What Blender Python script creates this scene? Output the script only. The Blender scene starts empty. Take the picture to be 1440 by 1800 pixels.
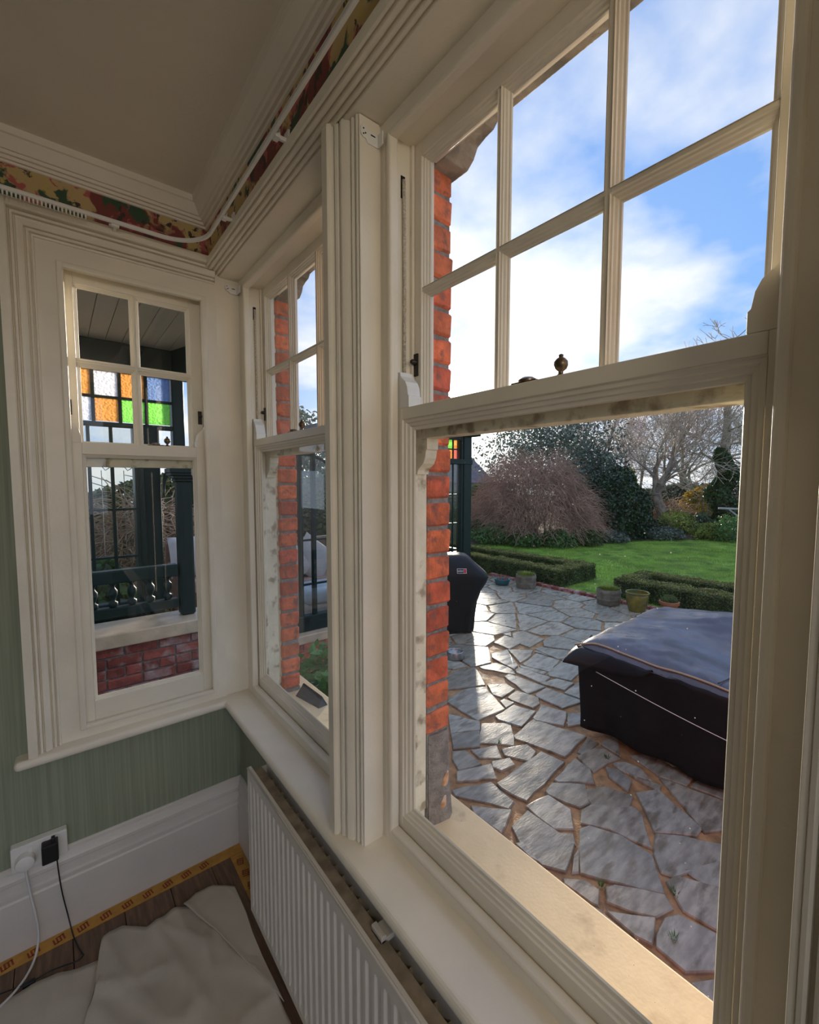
import bpy, bmesh, math, random
import numpy as np
from mathutils import Vector, Matrix, noise
R = math.radians
random.seed(7); np.random.seed(7)
scn = bpy.context.scene
C = scn.collection

# ------------------------------------------------------------------ camera
cam_d = bpy.data.cameras.new('camera'); cam = bpy.data.objects.new('camera', cam_d); C.objects.link(cam)
cam_d.sensor_fit = 'HORIZONTAL'; cam_d.sensor_width = 36.0; cam_d.lens = 772 / 1440 * 36
cam_d.clip_start = 0.02; cam_d.clip_end = 400
cam.location = (0, 0, 1.56)
cam.rotation_euler = (R(90 - 3.90), 0, R(-38.77))
scn.camera = cam

# ------------------------------------------------------------------ world, sun, exposure
SUN_AZ, SUN_EL = 45.5, 8.5            # azimuth measured from +Y towards +X
sd = Vector((math.sin(R(SUN_AZ)) * math.cos(R(SUN_EL)), math.cos(R(SUN_AZ)) * math.cos(R(SUN_EL)), math.sin(R(SUN_EL))))
SKY_STRENGTH = 1.0
def make_world():
    w = bpy.data.worlds.new('sky'); scn.world = w; w.use_nodes = True
    nt = w.node_tree; N = nt.nodes; L = nt.links; N.clear()
    def nd(t, **k):
        n = N.new(t)
        for a, b in k.items(): setattr(n, a, b)
        return n
    def mth(op, a, b=None, c=None, clamp=False):
        n = nd('ShaderNodeMath', operation=op); n.use_clamp = clamp
        for i, v in enumerate((a, b, c)):
            if v is None: continue
            if isinstance(v, (int, float)): n.inputs[i].default_value = v
            else: L.new(v, n.inputs[i])
        return n.outputs[0]
    def mix(f, a, b, mode='MIX'):
        n = nd('ShaderNodeMix', data_type='RGBA', blend_type=mode)
        for s, v in ((n.inputs['Factor'], f), (n.inputs['A'], a), (n.inputs['B'], b)):
            if isinstance(v, (int, float)): s.default_value = v
            elif isinstance(v, tuple): s.default_value = (*v, 1)
            else: L.new(v, s)
        return n.outputs['Result']
    tc = nd('ShaderNodeTexCoord'); sep = nd('ShaderNodeSeparateXYZ'); L.new(tc.outputs['Generated'], sep.inputs[0])
    z = mth('MAXIMUM', sep.outputs[2], 0.0)
    zz = mth('ADD', z, 0.22)
    cx = mth('DIVIDE', sep.outputs[0], zz); cy = mth('DIVIDE', sep.outputs[1], zz)
    cmb = nd('ShaderNodeCombineXYZ'); L.new(cx, cmb.inputs[0]); L.new(cy, cmb.inputs[1]); cmb.inputs[2].default_value = 3.7
    n1 = nd('ShaderNodeTexNoise'); n1.inputs['Scale'].default_value = 1.55; n1.inputs['Detail'].default_value = 7; n1.inputs['Roughness'].default_value = 0.56
    L.new(cmb.outputs[0], n1.inputs['Vector'])
    d = nd('ShaderNodeVectorMath', operation='DOT_PRODUCT'); L.new(tc.outputs['Generated'], d.inputs[0]); d.inputs[1].default_value = sd
    dot = mth('MAXIMUM', d.outputs['Value'], 0.0)
    g_wide = mth('POWER', dot, 5.0); g_mid = mth('POWER', dot, 40.0); g_tight = mth('POWER', dot, 500.0)
    ramp = nd('ShaderNodeValToRGB'); L.new(z, ramp.inputs[0])
    e = ramp.color_ramp.elements
    e[0].position = 0.0; e[0].color = (0.44, 0.54, 0.68, 1)
    e[1].position = 0.75; e[1].color = (0.10, 0.235, 0.54, 1)
    k = ramp.color_ramp.elements.new(0.25); k.color = (0.145, 0.32, 0.66, 1)
    cl0 = mth('ADD', n1.outputs['Fac'], mth('MULTIPLY', g_wide, 0.07))
    cl0 = mth('ADD', cl0, mth('MULTIPLY', mth('SUBTRACT', 0.45, z), 0.06))
    cl = mth('MULTIPLY', mth('SUBTRACT', cl0, 0.425), 4.2, clamp=True)
    col = mix(cl, ramp.outputs[0], (0.64, 0.66, 0.68))
    gl = mix(mth('MULTIPLY', g_wide, 0.14, clamp=True), (0, 0, 0), (1.0, 0.98, 0.94))
    col = mix(1.0, col, gl, 'ADD')
    gl2 = mix(g_mid, (0, 0, 0), (0.55, 0.52, 0.47))
    col = mix(1.0, col, gl2, 'ADD')
    gl3 = mix(g_tight, (0, 0, 0), (3.5, 3.2, 2.8))
    col = mix(1.0, col, gl3, 'ADD')
    bg = nd('ShaderNodeBackground'); L.new(col, bg.inputs[0]); bg.inputs[1].default_value = SKY_STRENGTH
    o = nd('ShaderNodeOutputWorld'); L.new(bg.outputs[0], o.inputs[0])
make_world()
sun_d = bpy.data.lights.new('sun', 'SUN'); sun = bpy.data.objects.new('sun', sun_d); C.objects.link(sun)
sun_d.energy = 5.5; sun_d.color = (1.0, 0.89, 0.72); sun_d.angle = R(3.0)
sun.rotation_euler = (-sd).to_track_quat('-Z', 'Y').to_euler()
scn.view_settings.view_transform = 'Standard'; scn.view_settings.look = 'None'
scn.view_settings.gamma = 1.0; scn.view_settings.use_curve_mapping = False
scn.view_settings.exposure = 0.64

# ------------------------------------------------------------------ materials
MATS = {}
def new_mat(name):
    m = bpy.data.materials.new(name); m.use_nodes = True
    nt = m.node_tree; nt.nodes.clear()
    return m, nt, nt.nodes, nt.links
def pbr(name, base, rough=0.5, var=0.0, scale=8.0, bump=0.0, bscale=60.0, rand=0.0, metal=0.0, dark=None, dark_amt=0.0, dark_scale=3.0,
        stretch=(1, 1, 1), rvar=0.0, spec=0.5, coat=0.0, transl=None, coords='Object', hue=None):
    """principled paint: base colour with noise variation, per-object value jitter, stains and fine relief"""
    m, nt, N, L = new_mat(name)
    out = N.new('ShaderNodeOutputMaterial'); b = N.new('ShaderNodeBsdfPrincipled')
    tc = N.new('ShaderNodeTexCoord'); mp = N.new('ShaderNodeMapping'); mp.inputs['Scale'].default_value = stretch
    L.new(tc.outputs[coords], mp.inputs[0])
    oi = N.new('ShaderNodeObjectInfo')
    ad = N.new('ShaderNodeVectorMath'); ad.operation = 'ADD'
    sc = N.new('ShaderNodeVectorMath'); sc.operation = 'SCALE'; sc.inputs[0].default_value = (17, 31, 23); L.new(oi.outputs['Random'], sc.inputs['Scale'])
    L.new(mp.outputs[0], ad.inputs[0]); L.new(sc.outputs[0], ad.inputs[1]); vec = ad.outputs[0]
    col = None
    c0 = N.new('ShaderNodeRGB'); c0.outputs[0].default_value = (*base, 1); col = c0.outputs[0]
    if hue is not None:
        mx = N.new('ShaderNodeMix'); mx.data_type = 'RGBA'; L.new(oi.outputs['Random'], mx.inputs['Factor']); L.new(col, mx.inputs['A']); mx.inputs['B'].default_value = (*hue, 1); col = mx.outputs['Result']
    def noise_fac(s, det=5, lo=0.35, hi=0.65):
        n = N.new('ShaderNodeTexNoise'); n.inputs['Scale'].default_value = s; n.inputs['Detail'].default_value = det; L.new(vec, n.inputs['Vector'])
        r = N.new('ShaderNodeMapRange'); r.inputs[1].default_value = lo; r.inputs[2].default_value = hi; L.new(n.outputs['Fac'], r.inputs[0]); return r.outputs[0], n
    if var > 0 or rand > 0:
        hs = N.new('ShaderNodeHueSaturation'); L.new(col, hs.inputs['Color'])
        f, _ = noise_fac(scale)
        r = N.new('ShaderNodeMapRange'); r.inputs[3].default_value = 1 - var; r.inputs[4].default_value = 1 + var; L.new(f, r.inputs[0])
        r2 = N.new('ShaderNodeMapRange'); r2.inputs[3].default_value = 1 - rand; r2.inputs[4].default_value = 1 + rand
        wn = N.new('ShaderNodeTexWhiteNoise'); wn.noise_dimensions = '1D'; L.new(oi.outputs['Random'], wn.inputs['W']); L.new(wn.outputs['Value'], r2.inputs[0])
        mu = N.new('ShaderNodeMath'); mu.operation = 'MULTIPLY'; L.new(r.outputs[0], mu.inputs[0]); L.new(r2.outputs[0], mu.inputs[1])
        L.new(mu.outputs[0], hs.inputs['Value']); col = hs.outputs[0]
    if dark is not None:
        f, _ = noise_fac(dark_scale, 8, 0.62 - 0.25 * dark_amt, 0.70 - 0.10 * dark_amt)
        mx = N.new('ShaderNodeMix'); mx.data_type = 'RGBA'; L.new(f, mx.inputs['Factor']); L.new(col, mx.inputs['A']); mx.inputs['B'].default_value = (*dark, 1); col = mx.outputs['Result']
    L.new(col, b.inputs['Base Color'])
    b.inputs['Roughness'].default_value = rough; b.inputs['Metallic'].default_value = metal
    b.inputs['Specular IOR Level'].default_value = spec; b.inputs['Coat Weight'].default_value = coat
    if rvar > 0:
        f, _ = noise_fac(scale * 0.6)
        r = N.new('ShaderNodeMapRange'); r.inputs[3].default_value = max(0.02, rough - rvar); r.inputs[4].default_value = min(1, rough + rvar); L.new(f, r.inputs[0]); L.new(r.outputs[0], b.inputs['Roughness'])
    if bump > 0:
        n = N.new('ShaderNodeTexNoise'); n.inputs['Scale'].default_value = bscale; n.inputs['Detail'].default_value = 6; L.new(vec, n.inputs['Vector'])
        bp = N.new('ShaderNodeBump'); bp.inputs['Strength'].default_value = bump; bp.inputs['Distance'].default_value = 0.01
        L.new(n.outputs['Fac'], bp.inputs['Height']); L.new(bp.outputs[0], b.inputs['Normal'])
    sh = b.outputs[0]
    if transl is not None:
        t = N.new('ShaderNodeBsdfTranslucent'); L.new(col, t.inputs['Color']); mx = N.new('ShaderNodeMixShader'); mx.inputs[0].default_value = transl
        L.new(sh, mx.inputs[1]); L.new(t.outputs[0], mx.inputs[2]); sh = mx.outputs[0]
    L.new(sh, out.inputs[0]); MATS[name] = m; return m
def glass_mat(name, tint=(1, 1, 1), dust=0.0, refl=1.0, waves=0.0, milky=0.0):
    """thin window pane: clear transmission, mirror reflection by angle, optional dust specks"""
    m, nt, N, L = new_mat(name)
    out = N.new('ShaderNodeOutputMaterial'); t = N.new('ShaderNodeBsdfTransparent'); t.inputs[0].default_value = (*tint, 1)
    g = N.new('ShaderNodeBsdfGlossy'); g.inputs['Roughness'].default_value = 0.0
    lw_ = N.new('ShaderNodeLayerWeight'); p5 = N.new('ShaderNodeMath'); p5.operation = 'POWER'; L.new(lw_.outputs['Facing'], p5.inputs[0]); p5.inputs[1].default_value = 5.0
    mu = N.new('ShaderNodeMath'); mu.operation = 'MULTIPLY_ADD'; L.new(p5.outputs[0], mu.inputs[0]); mu.inputs[1].default_value = 0.9 * refl; mu.inputs[2].default_value = 0.035 * refl
    mx = N.new('ShaderNodeMixShader'); L.new(mu.outputs[0], mx.inputs[0]); L.new(t.outputs[0], mx.inputs[1]); L.new(g.outputs[0], mx.inputs[2]); sh = mx.outputs[0]
    tc = N.new('ShaderNodeTexCoord')
    if waves > 0:
        n = N.new('ShaderNodeTexNoise'); n.inputs['Scale'].default_value = 40; L.new(tc.outputs['Object'], n.inputs['Vector'])
        bp = N.new('ShaderNodeBump'); bp.inputs['Strength'].default_value = waves; bp.inputs['Distance'].default_value = 0.01; L.new(n.outputs['Fac'], bp.inputs['Height']); L.new(bp.outputs[0], g.inputs['Normal'])
    if milky > 0:
        tl = N.new('ShaderNodeBsdfTranslucent'); tl.inputs[0].default_value = (*tint, 1); m2 = N.new('ShaderNodeMixShader'); m2.inputs[0].default_value = milky
        n = N.new('ShaderNodeTexVoronoi'); n.inputs['Scale'].default_value = 55; L.new(tc.outputs['Object'], n.inputs['Vector'])
        bp = N.new('ShaderNodeBump'); bp.inputs['Strength'].default_value = 0.8; bp.inputs['Distance'].default_value = 0.02; L.new(n.outputs['Distance'], bp.inputs['Height']); L.new(bp.outputs[0], tl.inputs['Normal']); L.new(bp.outputs[0], g.inputs['Normal'])
        L.new(sh, m2.inputs[1]); L.new(tl.outputs[0], m2.inputs[2]); sh = m2.outputs[0]
    if dust > 0:
        v = N.new('ShaderNodeTexVoronoi'); v.inputs['Scale'].default_value = 55; L.new(tc.outputs['Object'], v.inputs['Vector'])
        v2 = N.new('ShaderNodeTexWhiteNoise'); L.new(v.outputs['Color'], v2.inputs['Vector'])
        lt = N.new('ShaderNodeMath'); lt.operation = 'MULTIPLY'; L.new(v2.outputs['Value'], lt.inputs[0]); lt.inputs[1].default_value = 0.055 if dust < 1 else 0.085
        pw = N.new('ShaderNodeMath'); pw.operation = 'SUBTRACT'; L.new(lt.outputs[0], pw.inputs[0]); pw.inputs[1].default_value = 0.022 if dust < 1 else 0.022
        cm = N.new('ShaderNodeMath'); cm.operation = 'LESS_THAN'; L.new(v.outputs['Distance'], cm.inputs[0]); L.new(pw.outputs[0], cm.inputs[1])
        ms = N.new('ShaderNodeMath'); ms.operation = 'MULTIPLY'; L.new(cm.outputs[0], ms.inputs[0]); ms.inputs[1].default_value = 0.55
        df = N.new('ShaderNodeBsdfDiffuse'); df.inputs[0].default_value = (0.8, 0.78, 0.72, 1); tl = N.new('ShaderNodeBsdfTranslucent'); tl.inputs[0].default_value = (0.8, 0.78, 0.72, 1)
        a = N.new('ShaderNodeMixShader'); a.inputs[0].default_value = 0.5; L.new(df.outputs[0], a.inputs[1]); L.new(tl.outputs[0], a.inputs[2])
        m3 = N.new('ShaderNodeMixShader'); L.new(ms.outputs[0], m3.inputs[0]); L.new(sh, m3.inputs[1]); L.new(a.outputs[0], m3.inputs[2]); sh = m3.outputs[0]
    L.new(sh, out.inputs[0]); MATS[name] = m; return m

pbr('paint', (0.83, 0.76, 0.63), 0.36, var=0.05, scale=5, bump=0.10, bscale=90)
pbr('paint_fresh', (0.80, 0.78, 0.74), 0.35, var=0.04, scale=9, bump=0.1, bscale=70)
pbr('paint_old', (0.80, 0.74, 0.56), 0.6, var=0.10, scale=14, dark=(0.36, 0.29, 0.19), dark_amt=0.28, dark_scale=22, bump=0.25, bscale=50)
pbr('ceiling', (0.78, 0.71, 0.60), 0.8, var=0.03, scale=3, bump=0.08, bscale=120)
pbr('cornice', (0.80, 0.73, 0.62), 0.7, var=0.04, scale=5, bump=0.08, bscale=80)
pbr('skirting', (0.70, 0.66, 0.62), 0.4, var=0.04, scale=6, bump=0.08, bscale=80)
pbr('radiator', (0.72, 0.67, 0.60), 0.35, var=0.03, scale=6)
pbr('dusty_metal', (0.33, 0.27, 0.20), 0.8, var=0.25, scale=25, bump=0.2, bscale=80)
pbr('plastic_white', (0.82, 0.80, 0.76), 0.35)
pbr('plastic_black', (0.012, 0.012, 0.014), 0.35)
pbr('cable_white', (0.72, 0.72, 0.72), 0.4)
pbr('iron', (0.045, 0.035, 0.03), 0.4, var=0.3, scale=40, metal=0.6)
pbr('brass_old', (0.16, 0.12, 0.08), 0.35, metal=0.8, var=0.2, scale=60)
pbr('hole', (0.01, 0.008, 0.006), 0.9)
pbr('cord', (0.62, 0.54, 0.42), 0.9, var=0.25, scale=220, bump=0.6, bscale=250)
pbr('tape', (0.55, 0.29, 0.06), 0.6, var=0.12, scale=30)
pbr('tape_ink', (0.30, 0.06, 0.02), 0.6)
pbr('cloth', (0.56, 0.51, 0.45), 0.95, var=0.07, scale=6, bump=0.12, bscale=420)
pbr('floorboard', (0.17, 0.105, 0.07), 0.5, var=0.25, scale=9, stretch=(9, 1, 1), bump=0.15, bscale=40, rand=0.10)
pbr('brick', (0.60, 0.115, 0.06), 0.85, var=0.25, scale=26, bump=0.6, bscale=90, rand=0.22, hue=(0.70, 0.18, 0.07), dark=(0.30, 0.10, 0.07), dark_amt=0.35, dark_scale=28)
pbr('brick_damp', (0.30, 0.075, 0.055), 0.75, var=0.3, scale=18, bump=0.5, bscale=70, rand=0.25, dark=(0.50, 0.36, 0.33), dark_amt=0.5, dark_scale=7)
pbr('mortar', (0.26, 0.25, 0.24), 0.95, var=0.25, scale=60, bump=0.8, bscale=120)
pbr('render', (0.29, 0.255, 0.22), 0.95, var=0.22, scale=35, bump=0.9, bscale=110)
pbr('render_chip', (0.66, 0.36, 0.18), 0.9, var=0.3, scale=50, dark=(0.75, 0.68, 0.6), dark_amt=0.5, dark_scale=25)
pbr('stone_sill', (0.84, 0.64, 0.37), 0.75, var=0.05, scale=12, bump=0.06, bscale=120, dark=(0.66, 0.48, 0.27), dark_amt=0.0, dark_scale=10)
pbr('stone_lintel', (0.42, 0.37, 0.30), 0.9, var=0.22, scale=22, bump=0.6, bscale=70, dark=(0.20, 0.19, 0.17), dark_amt=0.5, dark_scale=12)
pbr('coping', (0.66, 0.52, 0.36), 0.35, var=0.12, scale=9, bump=0.2, bscale=60)
pbr('slate', (0.35, 0.31, 0.235), 0.33, spec=0.38, var=0.22, scale=9, bump=0.16, bscale=26, rand=0.22, hue=(0.30, 0.295, 0.25), rvar=0.15, dark=(0.19, 0.165, 0.12), dark_amt=0.40, dark_scale=6, stretch=(1, 3.2, 1))
pbr('jointing', (0.40, 0.225, 0.10), 0.75, var=0.3, scale=14, bump=0.7, bscale=70, rvar=0.2)
pbr('green_timber', (0.005, 0.022, 0.021), 0.45, spec=0.3, var=0.15, scale=10)
pbr('porch_board', (0.52, 0.46, 0.38), 0.6, var=0.06, scale=6, stretch=(1, 0.2, 1), rand=0.05)
pbr('slate_dark', (0.05, 0.055, 0.06), 0.6, var=0.3, scale=30, bump=0.4)
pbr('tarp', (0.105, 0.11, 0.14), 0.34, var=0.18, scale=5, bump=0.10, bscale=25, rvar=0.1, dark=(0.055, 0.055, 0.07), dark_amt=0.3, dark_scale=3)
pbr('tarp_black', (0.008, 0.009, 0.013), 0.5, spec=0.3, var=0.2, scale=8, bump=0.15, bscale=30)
pbr('rope', (0.45, 0.36, 0.24), 0.9)
pbr('steel', (0.40, 0.40, 0.40), 0.35, metal=0.9)
pbr('teal_pot', (0.03, 0.15, 0.19), 0.3)
pbr('barrel', (0.20, 0.17, 0.125), 0.8, var=0.3, scale=12, bump=0.4, bscale=40)
pbr('glazed_pot', (0.20, 0.155, 0.03), 0.12, var=0.4, scale=7, dark=(0.10, 0.13, 0.05), dark_amt=0.6, dark_scale=5)
pbr('terracotta', (0.42, 0.15, 0.07), 0.8, var=0.15, scale=14)
pbr('soil', (0.06, 0.042, 0.028), 0.95, var=0.35, scale=6, bump=0.8, bscale=20)
pbr('lawn', (0.22, 0.35, 0.045), 0.9, var=0.30, scale=1.3, bump=0.7, bscale=40, dark=(0.055, 0.14, 0.018), dark_amt=0.5, dark_scale=2.5)
pbr('grass', (0.28, 0.45, 0.07), 0.6, var=0.3, scale=1.2, transl=0.45)
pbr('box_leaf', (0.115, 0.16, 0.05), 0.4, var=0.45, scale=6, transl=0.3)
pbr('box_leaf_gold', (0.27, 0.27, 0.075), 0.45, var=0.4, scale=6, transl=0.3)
pbr('holly_leaf', (0.115, 0.15, 0.11), 0.3, var=0.5, scale=2.5, transl=0.2)
pbr('dark_leaf', (0.030, 0.062, 0.026), 0.3, var=0.5, scale=3, transl=0.15)
pbr('fern_leaf', (0.085, 0.20, 0.05), 0.45, var=0.4, scale=3, transl=0.3)
pbr('ivy_leaf', (0.035, 0.085, 0.022), 0.3, var=0.5, scale=5, transl=0.25)
pbr('lime_leaf', (0.24, 0.30, 0.05), 0.5, var=0.4, scale=4, transl=0.3)
pbr('yellow_flower', (0.62, 0.42, 0.04), 0.6, var=0.3, scale=5, transl=0.3)
pbr('russet_twig', (0.42, 0.26, 0.185), 0.8, var=0.35, scale=2)
pbr('straw_twig', (0.45, 0.30, 0.19), 0.8, var=0.3, scale=2)
pbr('bark', (0.31, 0.25, 0.19), 0.85, var=0.35, scale=5, bump=0.6, bscale=20)
pbr('pale_twig', (0.50, 0.42, 0.34), 0.85, var=0.3, scale=1)
pbr('grey_green_twig', (0.22, 0.235, 0.16), 0.85, var=0.3, scale=1)
pbr('roof_slate', (0.16, 0.14, 0.16), 0.8, var=0.2, scale=3)
pbr('fabric_pale', (0.62, 0.56, 0.53), 0.9, var=0.06, scale=10)
pbr('fabric_pink', (0.55, 0.36, 0.31), 0.9, var=0.1, scale=10)
pbr('fabric_grey', (0.16, 0.16, 0.18), 0.9, var=0.15, scale=20)
pbr('fabric_blue', (0.55, 0.62, 0.72), 0.9, var=0.08, scale=6)
pbr('wicker', (0.20, 0.11, 0.07), 0.7, var=0.3, scale=40)
pbr('ink_white', (0.85, 0.85, 0.85), 0.5)
pbr('ink_red', (0.55, 0.02, 0.02), 0.5)
pbr('plaster', (0.70, 0.64, 0.54), 0.85, var=0.03)
pbr('weathered_wood', (0.42, 0.40, 0.37), 0.8, var=0.15, scale=12)
glass_mat('glass', dust=0.5)
glass_mat('glass_dusty', dust=1.0)
glass_mat('leaded_glass', (0.86, 0.88, 0.86), waves=0.15, refl=1.2)
for nm, t in (('amber', (0.86, 0.56, 0.28)), ('clear', (0.88, 0.88, 0.93)), ('green', (0.50, 0.88, 0.34)), ('pink', (0.85, 0.42, 0.38)), ('blue', (0.42, 0.52, 0.72))):
    glass_mat('stained_' + nm, t, milky=0.55)

def wallpaper_green():
    m, nt, N, L = new_mat('green_wallpaper'); out = N.new('ShaderNodeOutputMaterial'); b = N.new('ShaderNodeBsdfPrincipled')
    tc = N.new('ShaderNodeTexCoord'); mp = N.new('ShaderNodeMapping'); mp.inputs['Scale'].default_value = (55, 55, 0.7); L.new(tc.outputs['Object'], mp.inputs[0])
    n = N.new('ShaderNodeTexNoise'); n.inputs['Scale'].default_value = 3; n.inputs['Detail'].default_value = 6; L.new(mp.outputs[0], n.inputs['Vector'])
    r = N.new('ShaderNodeValToRGB'); L.new(n.outputs['Fac'], r.inputs[0]); e = r.color_ramp.elements
    e[0].position = 0.3; e[0].color = (0.235, 0.265, 0.185, 1); e[1].position = 0.7; e[1].color = (0.33, 0.36, 0.26, 1)
    L.new(r.outputs[0], b.inputs['Base Color']); b.inputs['Roughness'].default_value = 0.65
    bp = N.new('ShaderNodeBump'); bp.inputs['Strength'].default_value = 0.08; L.new(n.outputs['Fac'], bp.inputs['Height']); L.new(bp.outputs[0], b.inputs['Normal'])
    L.new(b.outputs[0], out.inputs[0]); MATS['green_wallpaper'] = m
wallpaper_green()
def wallpaper_floral():
    m, nt, N, L = new_mat('floral_wallpaper'); out = N.new('ShaderNodeOutputMaterial'); b = N.new('ShaderNodeBsdfPrincipled')
    tc = N.new('ShaderNodeTexCoord')
    dn = N.new('ShaderNodeTexNoise'); dn.inputs['Scale'].default_value = 14; dn.inputs['Detail'].default_value = 4; L.new(tc.outputs['Object'], dn.inputs['Vector'])
    ws = N.new('ShaderNodeVectorMath'); ws.operation = 'SCALE'; L.new(dn.outputs['Color'], ws.inputs[0]); ws.inputs['Scale'].default_value = 0.12
    wa = N.new('ShaderNodeVectorMath'); wa.operation = 'ADD'; L.new(tc.outputs['Object'], wa.inputs[0]); L.new(ws.outputs[0], wa.inputs[1])
    col = None
    prev = (0.50, 0.36, 0.16)
    for (sc, col_b, lo, hi, off) in ((5, (0.19, 0.035, 0.03), 0.50, 0.53, 0), (9, (0.03, 0.075, 0.035), 0.55, 0.58, 3.1), (16, (0.42, 0.10, 0.09), 0.58, 0.61, 7.7), (24, (0.04, 0.025, 0.02), 0.60, 0.63, 11.2), (13, (0.50, 0.38, 0.12), 0.63, 0.66, 5.5)):
        mp = N.new('ShaderNodeMapping'); mp.inputs['Location'].default_value = (off, off, off); L.new(wa.outputs[0], mp.inputs[0])
        n = N.new('ShaderNodeTexNoise'); n.inputs['Scale'].default_value = sc; n.inputs['Detail'].default_value = 3; L.new(mp.outputs[0], n.inputs['Vector'])
        mr = N.new('ShaderNodeMapRange'); mr.inputs[1].default_value = lo; mr.inputs[2].default_value = hi; L.new(n.outputs['Fac'], mr.inputs[0])
        mx = N.new('ShaderNodeMix'); mx.data_type = 'RGBA'; L.new(mr.outputs[0], mx.inputs['Factor']); mx.inputs['B'].default_value = (*col_b, 1)
        if col is None: mx.inputs['A'].default_value = (*prev, 1)
        else: L.new(col, mx.inputs['A'])
        col = mx.outputs['Result']
    L.new(col, b.inputs['Base Color']); b.inputs['Roughness'].default_value = 0.6
    L.new(b.outputs[0], out.inputs[0]); MATS['floral_wallpaper'] = m
wallpaper_floral()

# ------------------------------------------------------------------ mesh helpers
W = {}                                   # world origin of every object
class MB:
    def __init__(s): s.v = []; s.f = []
    def add(s, vs, fs):
        o = len(s.v); s.v += [tuple(p) for p in vs]; s.f += [tuple(i + o for i in f) for f in fs]; return s
    def box(s, x0, x1, y0, y1, z0, z1, P=None):
        x0, x1 = min(x0, x1), max(x0, x1); y0, y1 = min(y0, y1), max(y0, y1); z0, z1 = min(z0, z1), max(z0, z1)
        vs = [(x0, y0, z0), (x1, y0, z0), (x1, y1, z0), (x0, y1, z0), (x0, y0, z1), (x1, y0, z1), (x1, y1, z1), (x0, y1, z1)]
        if P: vs = [P(*q) for q in vs]
        return s.add(vs, [(0, 3, 2, 1), (4, 5, 6, 7), (0, 1, 5, 4), (1, 2, 6, 5), (2, 3, 7, 6), (3, 0, 4, 7)])
    def prism(s, poly, z0, z1, P=None):
        """polygon (counter-clockwise in the first two coords) extruded along the third"""
        n = len(poly)
        vs = [(a, b, z0) for a, b in poly] + [(a, b, z1) for a, b in poly]
        if P: vs = [P(*q) for q in vs]
        fs = [tuple(range(n - 1, -1, -1)), tuple(range(n, 2 * n))] + [(i, (i + 1) % n, n + (i + 1) % n, n + i) for i in range(n)]
        return s.add(vs, fs)
    def sweep(s, prof, path_fn, n, closed=True, cap=True):
        """prof point list; path_fn(i, (a,b)) -> world; n stations"""
        m = len(prof); vs = [path_fn(i, q) for i in range(n) for q in prof]; fs = []
        for i in range(n - 1):
            for j in range(m if closed else m - 1):
                k = (j + 1) % m; fs.append((i * m + j, i * m + k, (i + 1) * m + k, (i + 1) * m + j))
        if cap and closed: fs += [tuple(range(m - 1, -1, -1)), tuple((n - 1) * m + j for j in range(m))]
        return s.add(vs, fs)
    def tube(s, pts, r, n=8, r1=None):
        pts = [Vector(p) for p in pts]; k = len(pts); vs = []
        up = Vector((0, 0, 1)); t0 = (pts[1] - pts[0]).normalized()
        if abs(t0.z) > 0.95: up = Vector((1, 0, 0))
        for i, p in enumerate(pts):
            t = (pts[min(i + 1, k - 1)] - pts[max(i - 1, 0)]).normalized()
            a = up - t * up.dot(t); a = a.normalized() if a.length > 1e-5 else t.orthogonal().normalized(); up = a
            b = t.cross(a); rr = r if r1 is None else r + (r1 - r) * i / (k - 1)
            for j in range(n):
                q = 2 * math.pi * j / n; vs.append(p + (a * math.cos(q) + b * math.sin(q)) * rr)
        fs = [(i * n + j, i * n + (j + 1) % n, (i + 1) * n + (j + 1) % n, (i + 1) * n + j) for i in range(k - 1) for j in range(n)]
        fs += [tuple(range(n - 1, -1, -1)), tuple((k - 1) * n + j for j in range(n))]
        return s.add(vs, fs)
    def lathe(s, prof, cx=0, cy=0, cz=0, n=24, P=None):
        vs = []; m = len(prof)
        for j in range(n):
            a = 2 * math.pi * j / n
            for r, z in prof: vs.append((cx + r * math.cos(a), cy + r * math.sin(a), cz + z))
        if P: vs = [P(*q) for q in vs]
        fs = [(j * m + i, ((j + 1) % n) * m + i, ((j + 1) % n) * m + i + 1, j * m + i + 1) for j in range(n) for i in range(m - 1)]
        return s.add(vs, fs)
    def mesh(s, name, smooth=False):
        me = bpy.data.meshes.new(name); me.from_pydata([tuple(p) for p in s.v], [], s.f); me.update()
        if smooth: me.polygons.foreach_set('use_smooth', [True] * len(me.polygons))
        return me
    def build(s, name, mat, parent=None, smooth=False, bevel=0, seg=2, origin=None, solid=0, auto=None):
        a = np.array(s.v, dtype=float); lo = a.min(0); hi = a.max(0)
        o = Vector(origin) if origin is not None else Vector(((lo[0] + hi[0]) / 2, (lo[1] + hi[1]) / 2, lo[2]))
        t = MB(); t.v = [(p[0] - o.x, p[1] - o.y, p[2] - o.z) for p in s.v]; t.f = s.f
        me = t.mesh(name, smooth)
        return link(name, me, mat, parent, o, bevel, seg, solid, auto)
def link(name, me, mat, parent=None, world=(0, 0, 0), bevel=0, seg=2, solid=0, auto=None):
    ob = bpy.data.objects.new(name, me); C.objects.link(ob)
    if mat and len(me.materials) == 0: me.materials.append(MATS[mat])
    world = Vector(world); W[ob] = world
    if parent is not None:
        ob.parent = parent; ob.location = world - W[parent]
    else: ob.location = world
    if solid:
        md = ob.modifiers.new('solid', 'SOLIDIFY'); md.thickness = solid; md.offset = 0
    if bevel:
        md = ob.modifiers.new('bevel', 'BEVEL'); md.width = bevel; md.segments = seg; md.limit_method = 'ANGLE'; md.angle_limit = R(35)
    if auto: 
        me.polygons.foreach_set('use_smooth', [True] * len(me.polygons)); me.set_sharp_from_angle(angle=R(auto))
    return ob
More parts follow.
